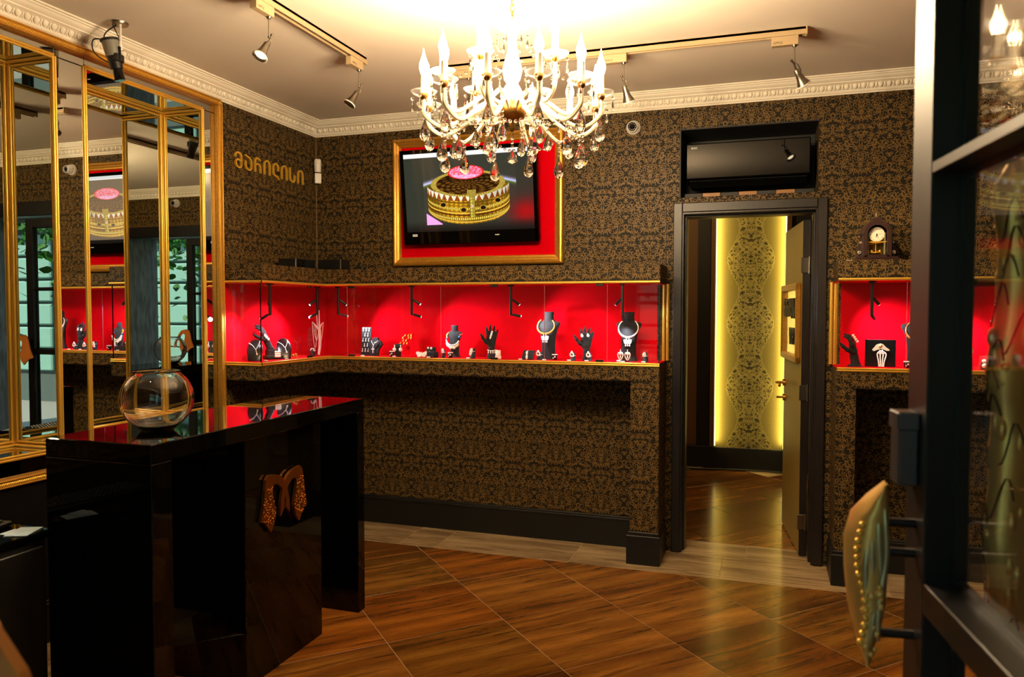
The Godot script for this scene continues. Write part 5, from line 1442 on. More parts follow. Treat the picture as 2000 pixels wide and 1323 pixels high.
# ------------------------------------------------------------------ jewellery and its stands
func hand_bones(pose: int) -> Array:   # a right hand seen from its back, standing on the wrist, 0.2 m; pose 0 spread, 1 leaning with closed fingers
	var b := []
	var W := func(x, y, z): return Vector3(x, y, z)
	b.append([W.call(0, 0.0, 0), W.call(0, 0.055, 0), 0.023, 0.017])
	b.append([W.call(0, 0.055, 0), W.call(0, 0.085, 0), 0.017, 0.018])
	for x in [-0.017, -0.006, 0.006, 0.017]:
		b.append([W.call(x * 0.5, 0.085, 0), W.call(x * 1.15, 0.122, 0.002), 0.013, 0.0105])
	var fx := [-0.0215, -0.007, 0.008, 0.021]
	var fl := [0.062, 0.070, 0.064, 0.048]
	var sp := [-0.16, -0.03, 0.12, 0.32] if pose == 0 else [-0.10, -0.02, 0.04, 0.10]
	var bend := 0.16 if pose == 0 else 0.75
	for i in 4:
		var p: Vector3 = W.call(fx[i], 0.124 - absf(fx[i]) * 0.18, 0.002)
		var r := 0.0072 - (0.001 if i == 3 else 0.0)
		var a := 0.05
		for k in 3:
			var l: float = fl[i] * [0.44, 0.32, 0.26][k]
			var d := Vector3(sin(sp[i]), cos(sp[i]) * cos(a), -sin(a) * (1.0 if pose == 0 else 1.0)).normalized()
			var q := p + d * l
			b.append([p, q, r, r * 0.86])
			p = q
			r *= 0.86
			a += bend * (0.5 + 0.3 * k)
	var tp: Vector3 = W.call(-0.015, 0.080, 0.0)
	var ds := [Vector3(-0.75, 0.62, 0.1), Vector3(-0.60, 0.80, 0.1), Vector3(-0.45, 0.9, 0.05)] if pose == 0 else [Vector3(-0.55, 0.62, -0.5), Vector3(-0.35, 0.80, -0.5), Vector3(-0.25, 0.9, -0.4)]
	var tr := 0.0115
	for k in 3:
		var q: Vector3 = tp + (ds[k] as Vector3).normalized() * [0.030, 0.028, 0.022][k]
		b.append([tp, q, tr, tr * 0.8])
		tp = q
		tr *= 0.8
	return b

func bust(called: String, label: String, at: Vector3, h: float, turn := 0.0) -> Node3D:
	var t := thing(called, label, "bust", at, turn)
	var pr := [[0.0, 0.185, 0.11, 0.0], [0.02, 0.18, 0.105, 0.0], [0.12, 0.150, 0.085, 0.0], [0.32, 0.148, 0.08, 0.004], [0.50, 0.170, 0.085, 0.01], [0.62, 0.205, 0.085, 0.012], [0.70, 0.245, 0.078, 0.006], [0.755, 0.262, 0.060, -0.006], [0.785, 0.235, 0.050, -0.014], [0.81, 0.135, 0.055, -0.018], [0.84, 0.108, 0.062, -0.018], [0.92, 0.105, 0.062, -0.018], [0.99, 0.112, 0.066, -0.018], [1.0, 0.105, 0.060, -0.018]]
	var rr := []
	for e in pr: rr.append(B.new().ring(Vector3(0, e[0] * h, e[3] * h), Vector3(0, 0, e[2] * h), Vector3(e[1] * h, 0, 0), 28))
	part("torso", B.new().rings(rr), black_cloth, t)
	return t
func torque(label: String, at: Vector3, w: float, h: float, m: Material, tag_cut := false):   # a rigid neck ring with a hanging plaque
	var t := thing("necklace", label, "necklace", at)
	var pts := []
	var rad := []
	for k in 25:
		var a := lerpf(2.25, 2 * PI + 0.9, k / 24.0)
		pts.append(Vector3(w / 2 * cos(a), h / 2 * sin(a), 0.014 - 0.02 * sin(a)))
		rad.append(0.0035 + 0.0028 * maxf(0, -sin(a)))
	part("ring", B.new().tube(pts, rad, 8), m, t)
	var pb := B.new()
	var y := -h / 2 - 0.010
	pb.box(Vector3(-0.007, y + 0.003, 0.036), Vector3(0.004, 0.014, 0.005), 0.001).box(Vector3(0.007, y + 0.003, 0.036), Vector3(0.004, 0.014, 0.005), 0.001)
	pb.prism(PackedVector2Array([Vector2(-0.024, y - 0.004), Vector2(-0.015, y - 0.002), Vector2(0, y - 0.006), Vector2(0.015, y - 0.002), Vector2(0.024, y - 0.004), Vector2(0.022, y - 0.018), Vector2(0.018, y - 0.028), Vector2(-0.018, y - 0.028), Vector2(-0.022, y - 0.018)]), 0.006, Transform3D(Basis(), Vector3(0, 0, 0.032)), 0.001)
	part("plaque", pb, silver, t)
	for x in [-0.012, 0.0, 0.012]: part("drop", B.new().cyl(Vector3(x, y - 0.027, 0.035), Vector3(x, y - 0.033, 0.035), 0.0015).ball(Vector3(x, y - 0.038, 0.035), Vector3(0.0045, 0.0065, 0.003), 7), silver, t)
	return t
func ring_finger(label: String, at: Vector3, h: float, w: float, style := 0):
	var t := thing("ring_stand", label, "ring stand", at)
	var rr := []
	for e in [[0.0, 1.15], [0.02, 1.1], [0.5, 1.0], [0.92, 0.85], [1.0, 0.6]]: rr.append(B.new().ring(Vector3(0, e[0] * h, -0.012 * e[0]), Vector3(0, 0, w * 0.42 * e[1]), Vector3(w / 2 * e[1], 0, 0), 14))
	part("finger", B.new().rings(rr), navy, t)
	var where := label.replace("small ", "").replace("dark slim ring stand holding a long silver shield ring", "dark slim ring stand")
	var r := thing("ring", ("long silver shield ring on the " if style == 1 else "looped silver ring on the " if style == 2 else "pointed silver ring on the ") + where, "ring", at + Vector3(-w * 0.12, h * 0.80, w * 0.40))
	var b := B.new()
	if style == 0:
		b.prism(PackedVector2Array([Vector2(-0.010, -0.008), Vector2(0.006, -0.010), Vector2(0.010, 0.0), Vector2(0.008, 0.010), Vector2(0.001, 0.020), Vector2(-0.006, 0.014), Vector2(-0.011, 0.004)]), 0.006, Transform3D(), 0.0015)
		b.ball(Vector3(-0.002, 0.005, 0.006), Vector3(0.005, 0.007, 0.004), 6)
	elif style == 1:
		b.prism(PackedVector2Array([Vector2(-0.009, -0.030), Vector2(0.003, -0.032), Vector2(0.009, -0.010), Vector2(0.010, 0.010), Vector2(0.004, 0.016), Vector2(-0.004, 0.012), Vector2(-0.010, -0.006)]), 0.006, Transform3D(Basis(Vector3(0, 0, 1), -0.12), Vector3.ZERO), 0.0015)
		for y in [-0.02, -0.008, 0.004]: b.ball(Vector3(0, y, 0.006), Vector3(0.005, 0.005, 0.004), 5)
	else:
		var pts := []
		for k in 17: pts.append(Vector3(0.010 * cos(TAU * k / 16 + 0.6), 0.012 * sin(TAU * k / 16 + 0.6), 0.003))
		b.tube(pts, 0.0038, 6, false)
		b.ball(Vector3(0, 0.014, 0.003), Vector3(0.006, 0.009, 0.004), 6).ball(Vector3(0.010, -0.008, 0.004), Vector3(0.005, 0.007, 0.004), 6)
	part("setting", b, silver, r)
	var hoop := []
	for k in 13: hoop.append(Vector3((w * 0.46) * cos(TAU * k / 12) + w * 0.12, -0.006, (w * 0.40) * sin(TAU * k / 12) - w * 0.40))
	part("band", B.new().tube(hoop, 0.0015, 5, false), silver, r)
func tagcard(at: Vector3, label: String):
	tag(part("price_tag", B.new().box(at + Vector3(0, 0.004, 0), Vector3(0.022, 0.007, 0.008), 0.0, Basis(Vector3.RIGHT, -0.4)), paper), label, "tag")
func chain_of(b: B, pts: Array, r: float): b.tube(bez(pts, 6), r, 6)

func build_jewellery():
	var y := YF + 0.0005
	var open_hand := blob(hand_bones(0), 0.0034, 0.010)
	var lean_hand := blob(hand_bones(1), 0.0034, 0.010)
	# --- left run
	for r in [[Vector3(0.115, y, 0.845), 0.55, "slanted black leather necklace stand nearest the wall mirror"], [Vector3(0.155, y, 0.615), 0.75, "slanted black leather necklace stand behind the black leaning hand"]]:
		var t := thing("necklace_stand", r[2], "necklace stand", r[0], r[1])
		var rr := []
		for e in [[0.0, 0.034, 0.036], [0.02, 0.030, 0.038], [0.06, 0.008, 0.046], [0.09, -0.016, 0.042], [0.112, -0.040, 0.030], [0.120, -0.056, 0.018]]:
			rr.append(B.new().ring(Vector3(0, e[0], e[1]), Vector3(0, 0.004, 0.006), Vector3(e[2], 0, 0), 16))
		part("slope", B.new().rings(rr), mat(Color(0.05, 0.05, 0.055), 0.28), t)
		part("prop", B.new().bb(Vector3(-0.02, 0, -0.045), Vector3(0.02, 0.003, 0.035)).box(Vector3(0, 0.05, -0.040), Vector3(0.03, 0.10, 0.003), 0.0, Basis(Vector3.RIGHT, -0.15)), black_satin, t)
		var n := thing("necklace", "fine silver chain necklace with drop pendant on the " + ("stand nearest the wall mirror" if r[1] < 0.6 else "stand behind the leaning hand"), "necklace", r[0], r[1])
		var b := B.new()
		chain_of(b, [Vector3(-0.036, 0.104, -0.02), Vector3(-0.012, 0.09, 0.0), Vector3(0.006, 0.070, 0.012), Vector3(0.022, 0.098, -0.016), Vector3(0.026, 0.116, -0.036)], 0.0018)
		part("chain", b, silver, n)
		part("pendant", B.new().tube(bez([Vector3(0.006, 0.07, 0.012), Vector3(0.009, 0.056, 0.020), Vector3(0.012, 0.046, 0.024)], 4), 0.0022, 6).ball(Vector3(0.013, 0.040, 0.027), Vector3(0.0055, 0.007, 0.004), 8), silver, n)
	tagcard(Vector3(0.215, y, 0.875), "small white price tag in front of the slanted stand nearest the mirror")
	var hs := thing("hand_display", "black leaning display hand on a box plinth in the left showcase", "display hand", Vector3(0.10, y, 0.70), 1.0)
	var hp := part("hand", lean_hand, black_cloth, hs)
	hp.transform = Transform3D(Basis(Vector3(0, 0, 1), 0.42) * Basis(Vector3.UP, 0.9), Vector3(0.02, 0.05, 0))
	part("plinth", B.new().box(Vector3(0.02, 0.03, 0), Vector3(0.06, 0.06, 0.05), 0.004).box(Vector3(0.03, 0.012, 0.01), Vector3(0.11, 0.024, 0.07), 0.004), black_satin, hs)
	var br := thing("bracelet", "silver filigree plaque bracelet on the black leaning hand's back", "bracelet", Vector3(0.10, y, 0.70), 1.0)
	var fb := B.new()
	for k in 5: fb.ball(Vector3(-0.052 + 0.012 * k, 0.172 - 0.012 * k, 0.022), Vector3(0.008, 0.009, 0.004), 6)
	part("plaque", fb, silver, br)
	var b3 := thing("cuff", "white openwork metal cuff beside the black leaning hand's plinth", "bracelet", Vector3(0.165, y, 0.70), 1.0)
	var cf := B.new()
	for k in 3:
		for j in 3: cf.ball(Vector3(0.012 * k - 0.012, 0.020 + 0.013 * j, 0.012 + 0.003 * (k % 2)), Vector3(0.008, 0.008, 0.005), 6)
	part("openwork", cf, silver, b3)
	tagcard(Vector3(0.235, y, 0.70), "small white price tag in front of the black leaning hand")
	var gr := thing("gold_brooch", "small twisted gold brooch at the foot of the second slanted stand", "brooch", Vector3(0.215, y, 0.59))
	part("twist", B.new().tube(bez([Vector3(-0.018, 0.006, 0), Vector3(-0.008, 0.024, 0.004), Vector3(0.0, 0.012, 0.006), Vector3(0.010, 0.030, 0), Vector3(0.018, 0.008, -0.004)], 6), 0.0045, 6), oldgold, gr)
	var rp := thing("ring_stand", "small dark ring stand with silver rings below the lit stalk spot", "ring stand", Vector3(0.20, y, 0.37))
	part("cone", B.new().lathe([Vector2(0.016, 0), Vector2(0.015, 0.01), Vector2(0.009, 0.045), Vector2(0.004, 0.05)], 14), navy, rp)
	part("rings", B.new().lathe([Vector2(0.010, -0.003), Vector2(0.0125, 0), Vector2(0.010, 0.003)], 14, Vector3(-0.006, 0.044, 0), Basis(Vector3(0, 0, 1), 1.2), true, false).lathe([Vector2(0.010, -0.003), Vector2(0.0125, 0), Vector2(0.010, 0.003)], 14, Vector3(0.012, 0.044, 0), Basis(Vector3(0, 0, 1), 1.9), true, false), silver, rp)
	# white jewellery tree: a branching stem hung with chains
	var wt := thing("jewellery_tree", "white branching jewellery tree hung with fine chains in the case corner", "jewellery tree", Vector3(0.135, y, 0.19))
	var tb := B.new()
	tb.tube(bez([Vector3(-0.004, 0, 0), Vector3(0.006, 0.07, 0), Vector3(0.004, 0.16, 0), Vector3(0.0, 0.18, 0)], 6), [0.008, 0.008, 0.0085, 0.009, 0.009, 0.0095, 0.010, 0.010, 0.010, 0.0105, 0.0105, 0.0105, 0.0105, 0.010, 0.009, 0.009, 0.008, 0.008, 0.007], 10)
	for e in [[Vector3(0, 0.165, 0), Vector3(-0.022, 0.195, 0.004), Vector3(-0.046, 0.222, 0.01)], [Vector3(0, 0.17, 0), Vector3(-0.018, 0.21, -0.01), Vector3(-0.022, 0.268, -0.008)], [Vector3(0, 0.17, 0), Vector3(0.006, 0.215, 0.006), Vector3(0.004, 0.300, 0.004)], [Vector3(0, 0.165, 0), Vector3(0.024, 0.205, 0.006), Vector3(0.042, 0.218, 0.012)]]: tb.tube(bez(e, 5), [0.0075, 0.0072, 0.0068, 0.006, 0.0058, 0.0055, 0.005, 0.0045, 0.004, 0.0035, 0.003], 8)
	part("branch", tb, mat(Color(0.88, 0.86, 0.9), 0.4), wt)
	var ch := B.new()
	for e in [[Vector3(-0.045, 0.22, 0.012), Vector3(-0.032, 0.12, 0.02), Vector3(-0.022, 0.055, 0.02), Vector3(-0.014, 0.06, 0.018), Vector3(-0.012, 0.12, 0.015), Vector3(-0.02, 0.2, 0.01)], [Vector3(0.042, 0.216, 0.014), Vector3(0.036, 0.13, 0.02), Vector3(0.024, 0.08, 0.02), Vector3(0.016, 0.11, 0.018), Vector3(0.014, 0.19, 0.01)], [Vector3(-0.03, 0.2, 0.015), Vector3(-0.018, 0.13, 0.02), Vector3(-0.004, 0.10, 0.02), Vector3(0.006, 0.16, 0.015)]]: chain_of(ch, e, 0.0014)
	part("chain", ch, silver, wt)
	# --- back run
	var ec := thing("earring_card", "tall black card with five rows of silver earrings", "earring card", Vector3(0.475, y, 0.17), 0.12)
	var bs := Basis(Vector3.RIGHT, -0.16)
	part("card", B.new().box(bs * Vector3(0, 0.095, 0), Vector3(0.066, 0.19, 0.006), 0.001, bs), mat(Color(0.05, 0.055, 0.06), 0.5), ec)
	part("strut", B.new().box(Vector3(0, 0.04, -0.05), Vector3(0.03, 0.09, 0.003), 0.0, Basis(Vector3.RIGHT, 0.45)), black_satin, ec)
	for row in 5:
		for col in (3 if row % 2 == 0 else 2):
			var p := bs * Vector3((col - (1.0 if row % 2 == 0 else 0.35)) * 0.020, 0.172 - 0.034 * row, 0.005)
			part("earring", B.new().tube(bez([p + Vector3(0.003, 0.010, 0), p + Vector3(-0.001, 0.008, 0.003), p + Vector3(0.001, 0, 0.003), p + Vector3(-0.003, -0.006, 0.003)], 3), 0.0018, 5).ball(p + Vector3(-0.001, -0.008, 0.003), Vector3(0.005, 0.0045, 0.003), 5), silver, ec)
	var nc := thing("bust_stand", "small black paper neck form holding a silver cross chain", "bust", Vector3(0.555, y, 0.185), -0.1)
	var np := [Vector2(-0.030, 0), Vector2(0.030, 0), Vector2(0.036, 0.045), Vector2(0.060, 0.078), Vector2(0.044, 0.100), Vector2(0.028, 0.104), Vector2(0.022, 0.120), Vector2(-0.012, 0.120), Vector2(-0.022, 0.102), Vector2(-0.044, 0.092), Vector2(-0.040, 0.05)]
	part("form", B.new().prism(PackedVector2Array(np), 0.018, Transform3D(Basis(Vector3.RIGHT, -0.12), Vector3.ZERO), 0.003), navy, nc)
	var cr := thing("necklace", "silver chain with a cross pendant on the small black neck form", "necklace", Vector3(0.555, y, 0.185), -0.1)
	var cb := B.new()
	chain_of(cb, [Vector3(-0.020, 0.100, 0.012), Vector3(-0.008, 0.082, 0.017), Vector3(0.0, 0.074, 0.018), Vector3(0.012, 0.086, 0.016), Vector3(0.032, 0.100, 0.012)], 0.0022)
	chain_of(cb, [Vector3(0, 0.074, 0.018), Vector3(-0.002, 0.06, 0.020), Vector3(-0.002, 0.05, 0.020)], 0.0024)
	part("chain", cb, silver, cr)
	part("cross", B.new().box(Vector3(-0.002, 0.038, 0.022), Vector3(0.0055, 0.036, 0.003), 0.001).box(Vector3(-0.002, 0.045, 0.022), Vector3(0.023, 0.0055, 0.003), 0.001).box(Vector3(0.014, 0.089, 0.018), Vector3(0.02, 0.007, 0.003), 0.001, Basis(Vector3(0, 0, 1), 0.35)), silver, cr)
	tagcard(Vector3(0.50, y, 0.25), "small white price tag in front of the black neck form")
	var rc := thing("earring_board", "red tilted board set with rows of golden earrings", "earring board", Vector3(0.735, y, 0.09), 0.1)
	part("board", B.new().prism(PackedVector2Array([Vector2(-0.055, 0.062), Vector2(0.035, 0.062), Vector2(0.042, 0.146), Vector2(-0.022, 0.146)]), 0.006, Transform3D(Basis(Vector3.RIGHT, -0.25), Vector3.ZERO)).box(Vector3(0.0, 0.05, -0.03), Vector3(0.02, 0.10, 0.01)), red_cloth, rc)
	var bsr := Basis(Vector3.RIGHT, -0.25)
	for e in [[-0.016, 0.136], [0.006, 0.136], [0.026, 0.136], [-0.030, 0.120], [0.010, 0.120], [0.028, 0.120], [-0.026, 0.101], [-0.006, 0.101], [-0.046, 0.080], [-0.020, 0.082], [0.002, 0.082]]:
		var p := bsr * Vector3(e[0], e[1], 0.009)
		part("earring", B.new().tube([p + Vector3(0.003, 0.008, 0), p + Vector3(0, 0, 0.002), p + Vector3(-0.003, -0.006, 0.001)], [0.0016, 0.003, 0.004], 6), gold, rc)
	var ed := thing("earring_stand", "small dark stand with silver flower earrings", "earring stand", Vector3(0.735, y, 0.205))
	part("stem", B.new().prism(PackedVector2Array([Vector2(-0.020, 0), Vector2(0.020, 0), Vector2(0.017, 0.05), Vector2(0.028, 0.082), Vector2(-0.024, 0.082), Vector2(-0.018, 0.05)]), 0.012, Transform3D(Basis(Vector3.RIGHT, -0.1), Vector3.ZERO), 0.002), navy, ed)
	for x in [-0.022, 0.022]:
		var fl := B.new().cyl(Vector3(x, 0.052, 0.010), Vector3(x, 0.076, 0.008), 0.0026, 0.0032)
		for k in 8: fl.ball(Vector3(x + 0.009 * cos(TAU * k / 8), 0.046 + 0.009 * sin(TAU * k / 8), 0.012), Vector3(0.0042, 0.0042, 0.003), 5)
		fl.ball(Vector3(x, 0.046, 0.013), Vector3(0.008, 0.008, 0.003), 6)
		part("earring", fl, silver, ed)
	tagcard(Vector3(0.735, y, 0.262), "small white price tag under the flower earrings")
	for r in [[Vector3(0.695, y, 0.215), "dark enamelled thimble cup left of the flower earrings"], [Vector3(1.105, y, 0.215), "dark enamelled thimble cup in front of the short neck bust"], [Vector3(1.785, y, 0.205), "dark enamelled thimble cup with white rim right of the golden torque bust"], [Vector3(3.700, y, 0.205), "dark enamelled cup beside the comb display in the right showcase"]]:
		var t := thing("enamel_cup", r[1], "cup", r[0])
		part("cup", B.new().lathe([Vector2(0.010, 0), Vector2(0.0135, 0.003), Vector2(0.0145, 0.016), Vector2(0.016, 0.032), Vector2(0.014, 0.033), Vector2(0.012, 0.012), Vector2(0, 0.010)], 18), mat(Color(0.07, 0.04, 0.03), 0.15), t)
		part("rim", B.new().lathe([Vector2(0.0152, 0.031), Vector2(0.0172, 0.032), Vector2(0.0172, 0.035), Vector2(0.0152, 0.036)], 18, Vector3(), Basis(), true, false), silver, t)
		part("ornament", B.new().ball(Vector3(0.004, 0.020, 0.0145), Vector3(0.006, 0.005, 0.002), 5).ball(Vector3(-0.006, 0.012, 0.0125), Vector3(0.004, 0.004, 0.002), 5), silver, t)
	# butterfly brooch, ring boxes
	var bf := thing("butterfly_brooch", "large white butterfly shaped brooch lying at the front of the case", "brooch", Vector3(0.905, y, 0.215))
	var bp := PackedVector2Array()
	for e in [[0, 0.026], [0.008, 0.030], [0.024, 0.036], [0.038, 0.034], [0.040, 0.022], [0.030, 0.012], [0.028, 0.002], [0.014, 0.0], [0.004, 0.006], [-0.004, 0.006], [-0.014, 0.0], [-0.028, 0.002], [-0.030, 0.012], [-0.040, 0.022], [-0.038, 0.034], [-0.024, 0.036], [-0.008, 0.030]]: bp.append(Vector2(e[0], e[1]))
	part("wings", B.new().prism(bp, 0.006, Transform3D(Basis(Vector3.RIGHT, -0.3), Vector3.ZERO), 0.0015), mat(Color(0.95, 0.95, 0.96), 0.4), bf)
	part("body", B.new().tube([Vector3(0, 0.004, 0.007), Vector3(0, 0.018, 0.004), Vector3(0, 0.034, 0.0)], [0.003, 0.004, 0.002], 8), silver, bf)
	var rb := thing("ring_box", "open dark ring box with two round silver rings behind the butterfly", "ring box", Vector3(0.965, y, 0.20), -0.2)
	part("base", B.new().box(Vector3(0.012, 0.018, 0), Vector3(0.062, 0.036, 0.05), 0.004), navy, rb)
	part("pad", B.new().box(Vector3(-0.010, 0.048, -0.015), Vector3(0.072, 0.034, 0.014), 0.004, Basis(Vector3.RIGHT, -0.3)), black_cloth, rb)
	part("ring", B.new().ball(Vector3(-0.026, 0.058, -0.004), Vector3(0.008, 0.008, 0.005), 8).ball(Vector3(-0.002, 0.056, -0.004), Vector3(0.0085, 0.0085, 0.005), 8), silver, rb)
	part("ring", B.new().ball(Vector3(-0.034, 0.036, 0.006), Vector3(0.006, 0.005, 0.004), 6).ball(Vector3(-0.008, 0.034, 0.008), Vector3(0.007, 0.006, 0.004), 6), oldgold, rb)
	tagcard(Vector3(0.975, y, 0.262), "small white price tag in front of the dark ring box")
	# bust A: short, with a fringe collar
	bust("neck_bust", "short black neck bust wearing a white fringed collar necklace", Vector3(1.098, y, 0.125), 0.205)
	var co := thing("collar_necklace", "white fringed collar necklace with amber and blue beads on the short bust", "necklace", Vector3(1.098, y, 0.125))
	var cb2 := B.new()
	var arc := []
	for k in 13:
		var a := lerpf(PI + 0.25, TAU - 0.35, k / 12.0)
		arc.append(Vector3(0.046 * cos(a) - 0.004, 0.122 + 0.046 * sin(a), 0.022 + 0.010 * absf(sin(a))))
	cb2.tube(arc, 0.0085, 8, true, 0.55)
	for k in range(1, 12):
		var p: Vector3 = arc[k] + Vector3(0, -0.012, 0.001)
		cb2.ball(p, Vector3(0.006, 0.010 + 0.003 * (k % 3), 0.004), 6)
	part("fringe", cb2, mat(Color(0.90, 0.91, 0.86), 0.4), co)
	part("amber_bead", B.new().tube(bez([Vector3(-0.046, 0.125, 0.018), Vector3(-0.049, 0.14, 0.012), Vector3(-0.040, 0.156, 0.006)], 5), [0.004, 0.0045, 0.005, 0.0055, 0.006, 0.0062, 0.0062, 0.006, 0.0055, 0.005, 0.004], 8), mat(Color(0.85, 0.55, 0.18), 0.3), co)
	part("blue_bead", B.new().ball(Vector3(-0.046, 0.122, 0.020), Vector3(0.006, 0.006, 0.005), 8).ball(Vector3(0.038, 0.130, 0.018), Vector3(0.007, 0.008, 0.006), 8), mat(Color(0.25, 0.5, 0.8), 0.2), co)
	part("rose_bead", B.new().ball(Vector3(0.044, 0.142, 0.012), Vector3(0.006, 0.006, 0.005), 8).ball(Vector3(0.052, 0.148, 0.006), Vector3(0.005, 0.005, 0.004), 8), mat(Color(0.7, 0.3, 0.2), 0.25), co)
	var pn := thing("hairpin", "thin dark hairpin standing behind the short neck bust's collar", "hairpin", Vector3(1.058, y, 0.10))
	part("pin", B.new().tube([Vector3(0, 0, 0), Vector3(0, 0.13, 0), Vector3(0, 0.203, 0)], [0.0018, 0.002, 0.0008], 6), black_satin, pn)
	ring_finger("small dark ring stand at the left foot of the short bust", Vector3(1.055, y, 0.205), 0.05, 0.022, 0)
	ring_finger("dark slim ring stand holding a long silver shield ring", Vector3(1.252, y, 0.205), 0.062, 0.032, 1)
	tagcard(Vector3(1.244, y, 0.262), "small white price tag in front of the long shield ring")
	# hand 2 with bracelet
	var h2 := thing("hand_display", "upright black display hand with fingers together wearing long silver ring", "display hand", Vector3(1.372, y, 0.185), 0.25)
	var hm := part("hand", open_hand, black_cloth, h2)
	hm.scale = Vector3(1.05, 1.08, 1.0)
	part("base", B.new().lathe([Vector2(0.030, 0), Vector2(0.028, 0.02), Vector2(0.024, 0.05)], 20), navy, h2)
	var lr := thing("long_ring", "long silver filigree ring on the fingers of the upright hand", "ring", Vector3(1.372, y, 0.185), 0.25)
	var lb := B.new()
	for k in 5: lb.ball(Vector3(-0.008 + 0.003 * k, 0.128 + 0.0095 * k, 0.013), Vector3(0.0062, 0.0065, 0.004), 6)
	part("filigree", lb, silver, lr)
	var cm := thing("charm_bracelet", "silver charm bracelet around the wrist of the upright black hand", "bracelet", Vector3(1.372, y, 0.185), 0.25)
	var rg := []
	for k in 17: rg.append(Vector3(0.0265 * cos(TAU * k / 16), 0.052 + 0.002 * cos(TAU * k / 8), 0.0265 * sin(TAU * k / 16)))
	part("chain", B.new().tube(rg, 0.0022, 6, false), silver, cm)
	for a in [2.3, 1.7, 1.2, 0.7]: part("charm", B.new().ball(Vector3(0.028 * cos(a), 0.040, 0.028 * sin(a)), Vector3(0.004, 0.009, 0.003), 6), silver, cm)
	var cu := thing("cuff", "white openwork metal cuff right of the upright hand's base", "bracelet", Vector3(1.425, y, 0.215))
	var cf2 := B.new()
	for k in 3:
		for j in 3: cf2.ball(Vector3(0.010 * k - 0.010, 0.026 + 0.011 * j, 0.004 * (k % 2)), Vector3(0.0075, 0.0075, 0.005), 6)
	cf2.bb(Vector3(-0.018, 0, -0.01), Vector3(0.018, 0.02, 0.006), 0.002)
	part("openwork", cf2, silver, cu)
	# earring stand by bust B
	var es := thing("earring_stand", "black folded card with long silver drop earrings left of the golden torque bust", "earring stand", Vector3(1.622, y, 0.205))
	part("card", B.new().prism(PackedVector2Array([Vector2(-0.046, 0), Vector2(0.030, 0), Vector2(0.036, 0.056), Vector2(-0.034, 0.056)]), 0.012, Transform3D(Basis(Vector3.RIGHT, -0.15), Vector3.ZERO), 0.002), navy, es)
	part("earring", B.new().ball(Vector3(-0.010, 0.040, 0.012), Vector3(0.0075, 0.012, 0.004), 7).ball(Vector3(-0.010, 0.015, 0.015), Vector3(0.0075, 0.015, 0.004), 7).cyl(Vector3(-0.010, 0.05, 0.010), Vector3(-0.002, 0.055, 0.008), 0.0015), silver, es)
	tagcard(Vector3(1.585, y, 0.262), "small white price tag in front of the long drop earrings")
	ring_finger("small navy ring stand before the golden torque bust", Vector3(1.690, y, 0.205), 0.047, 0.036, 2)
	bust("neck_bust", "tall black neck bust wearing a golden torque", Vector3(1.727, y, 0.135), 0.292, -0.1)
	torque("golden torque necklace with a white hanging plaque on the tall bust", Vector3(1.715, y + 0.205, 0.142), 0.108, 0.096, mat(Color(0.85, 0.58, 0.25), 0.3, 0.5))
	tagcard(Vector3(1.735, y, 0.262), "small white price tag at the foot of the golden torque bust")
	ring_finger("small navy ring stand left of the open black hand", Vector3(1.898, y, 0.205), 0.045, 0.030, 2)
	tagcard(Vector3(1.888, y, 0.262), "small white price tag left of the open black hand")
	var h3 := thing("hand_display", "open black display hand with spread fingers wearing two white rings", "display hand", Vector3(1.975, y, 0.175), 0.1)
	var h3m := part("hand", open_hand, black_cloth, h3)
	h3m.scale = Vector3(1.12, 1.05, 1.0)
	for r in [[Vector3(-0.026, 0.150, 0.014), "white pointed ring on the index finger of the open black hand"], [Vector3(0.010, 0.152, 0.014), "white leaf ring on the middle fingers of the open black hand"]]:
		var t := thing("ring", r[1], "ring", h3.position, 0.1)
		part("setting", B.new().prism(PackedVector2Array([Vector2(-0.007, -0.008), Vector2(0.004, -0.010), Vector2(0.009, -0.002), Vector2(0.003, 0.008), Vector2(-0.004, 0.013), Vector2(-0.008, 0.004)]), 0.005, Transform3D(Basis(), r[0]), 0.001), silver, t)
	ring_finger("small navy ring stand in front of the open black hand's wrist", Vector3(1.998, y, 0.205), 0.045, 0.030, 2)
	tagcard(Vector3(1.995, y, 0.265), "small white price tag in front of the open black hand")
	bust("neck_bust", "tall black neck bust wearing a silver torque near the inner door", Vector3(2.222, y, 0.135), 0.292)
	torque("silver torque necklace with a white three drop plaque near the inner door", Vector3(2.222, y + 0.196, 0.142), 0.118, 0.108, mat(Color(0.92, 0.80, 0.74), 0.3, 0.3))
	var ps := thing("earring_stand", "navy stand with two large white openwork teardrop earrings", "earring stand", Vector3(2.206, y, 0.205))
	part("stand", B.new().prism(PackedVector2Array([Vector2(-0.026, 0), Vector2(0.028, 0), Vector2(0.014, 0.02), Vector2(0.012, 0.075), Vector2(-0.010, 0.075), Vector2(-0.012, 0.02)]), 0.012, Transform3D(Basis(), Vector3(0, 0, -0.012)), 0.002), navy, ps)
	for x in [-0.021, 0.021]:
		var tp := []
		for e in [[0, 0.056], [0.011, 0.053], [0.016, 0.042], [0.012, 0.026], [0.005, 0.012], [0, 0.010], [-0.005, 0.012], [-0.012, 0.026], [-0.016, 0.042], [-0.011, 0.053], [0, 0.056]]: tp.append(Vector3(x + e[0], e[1], 0.004))
		part("earring", B.new().tube(tp, 0.0032, 6, false).ball(Vector3(x, 0.047, 0.005), Vector3(0.012, 0.008, 0.003), 6).ball(Vector3(x, 0.028, 0.005), Vector3(0.004, 0.011, 0.003), 6).cyl(Vector3(x, 0.056, 0.004), Vector3(x, 0.072, 0.002), 0.0018), silver, ps)
	tagcard(Vector3(2.21, y, 0.268), "small white price tag under the teardrop earrings")
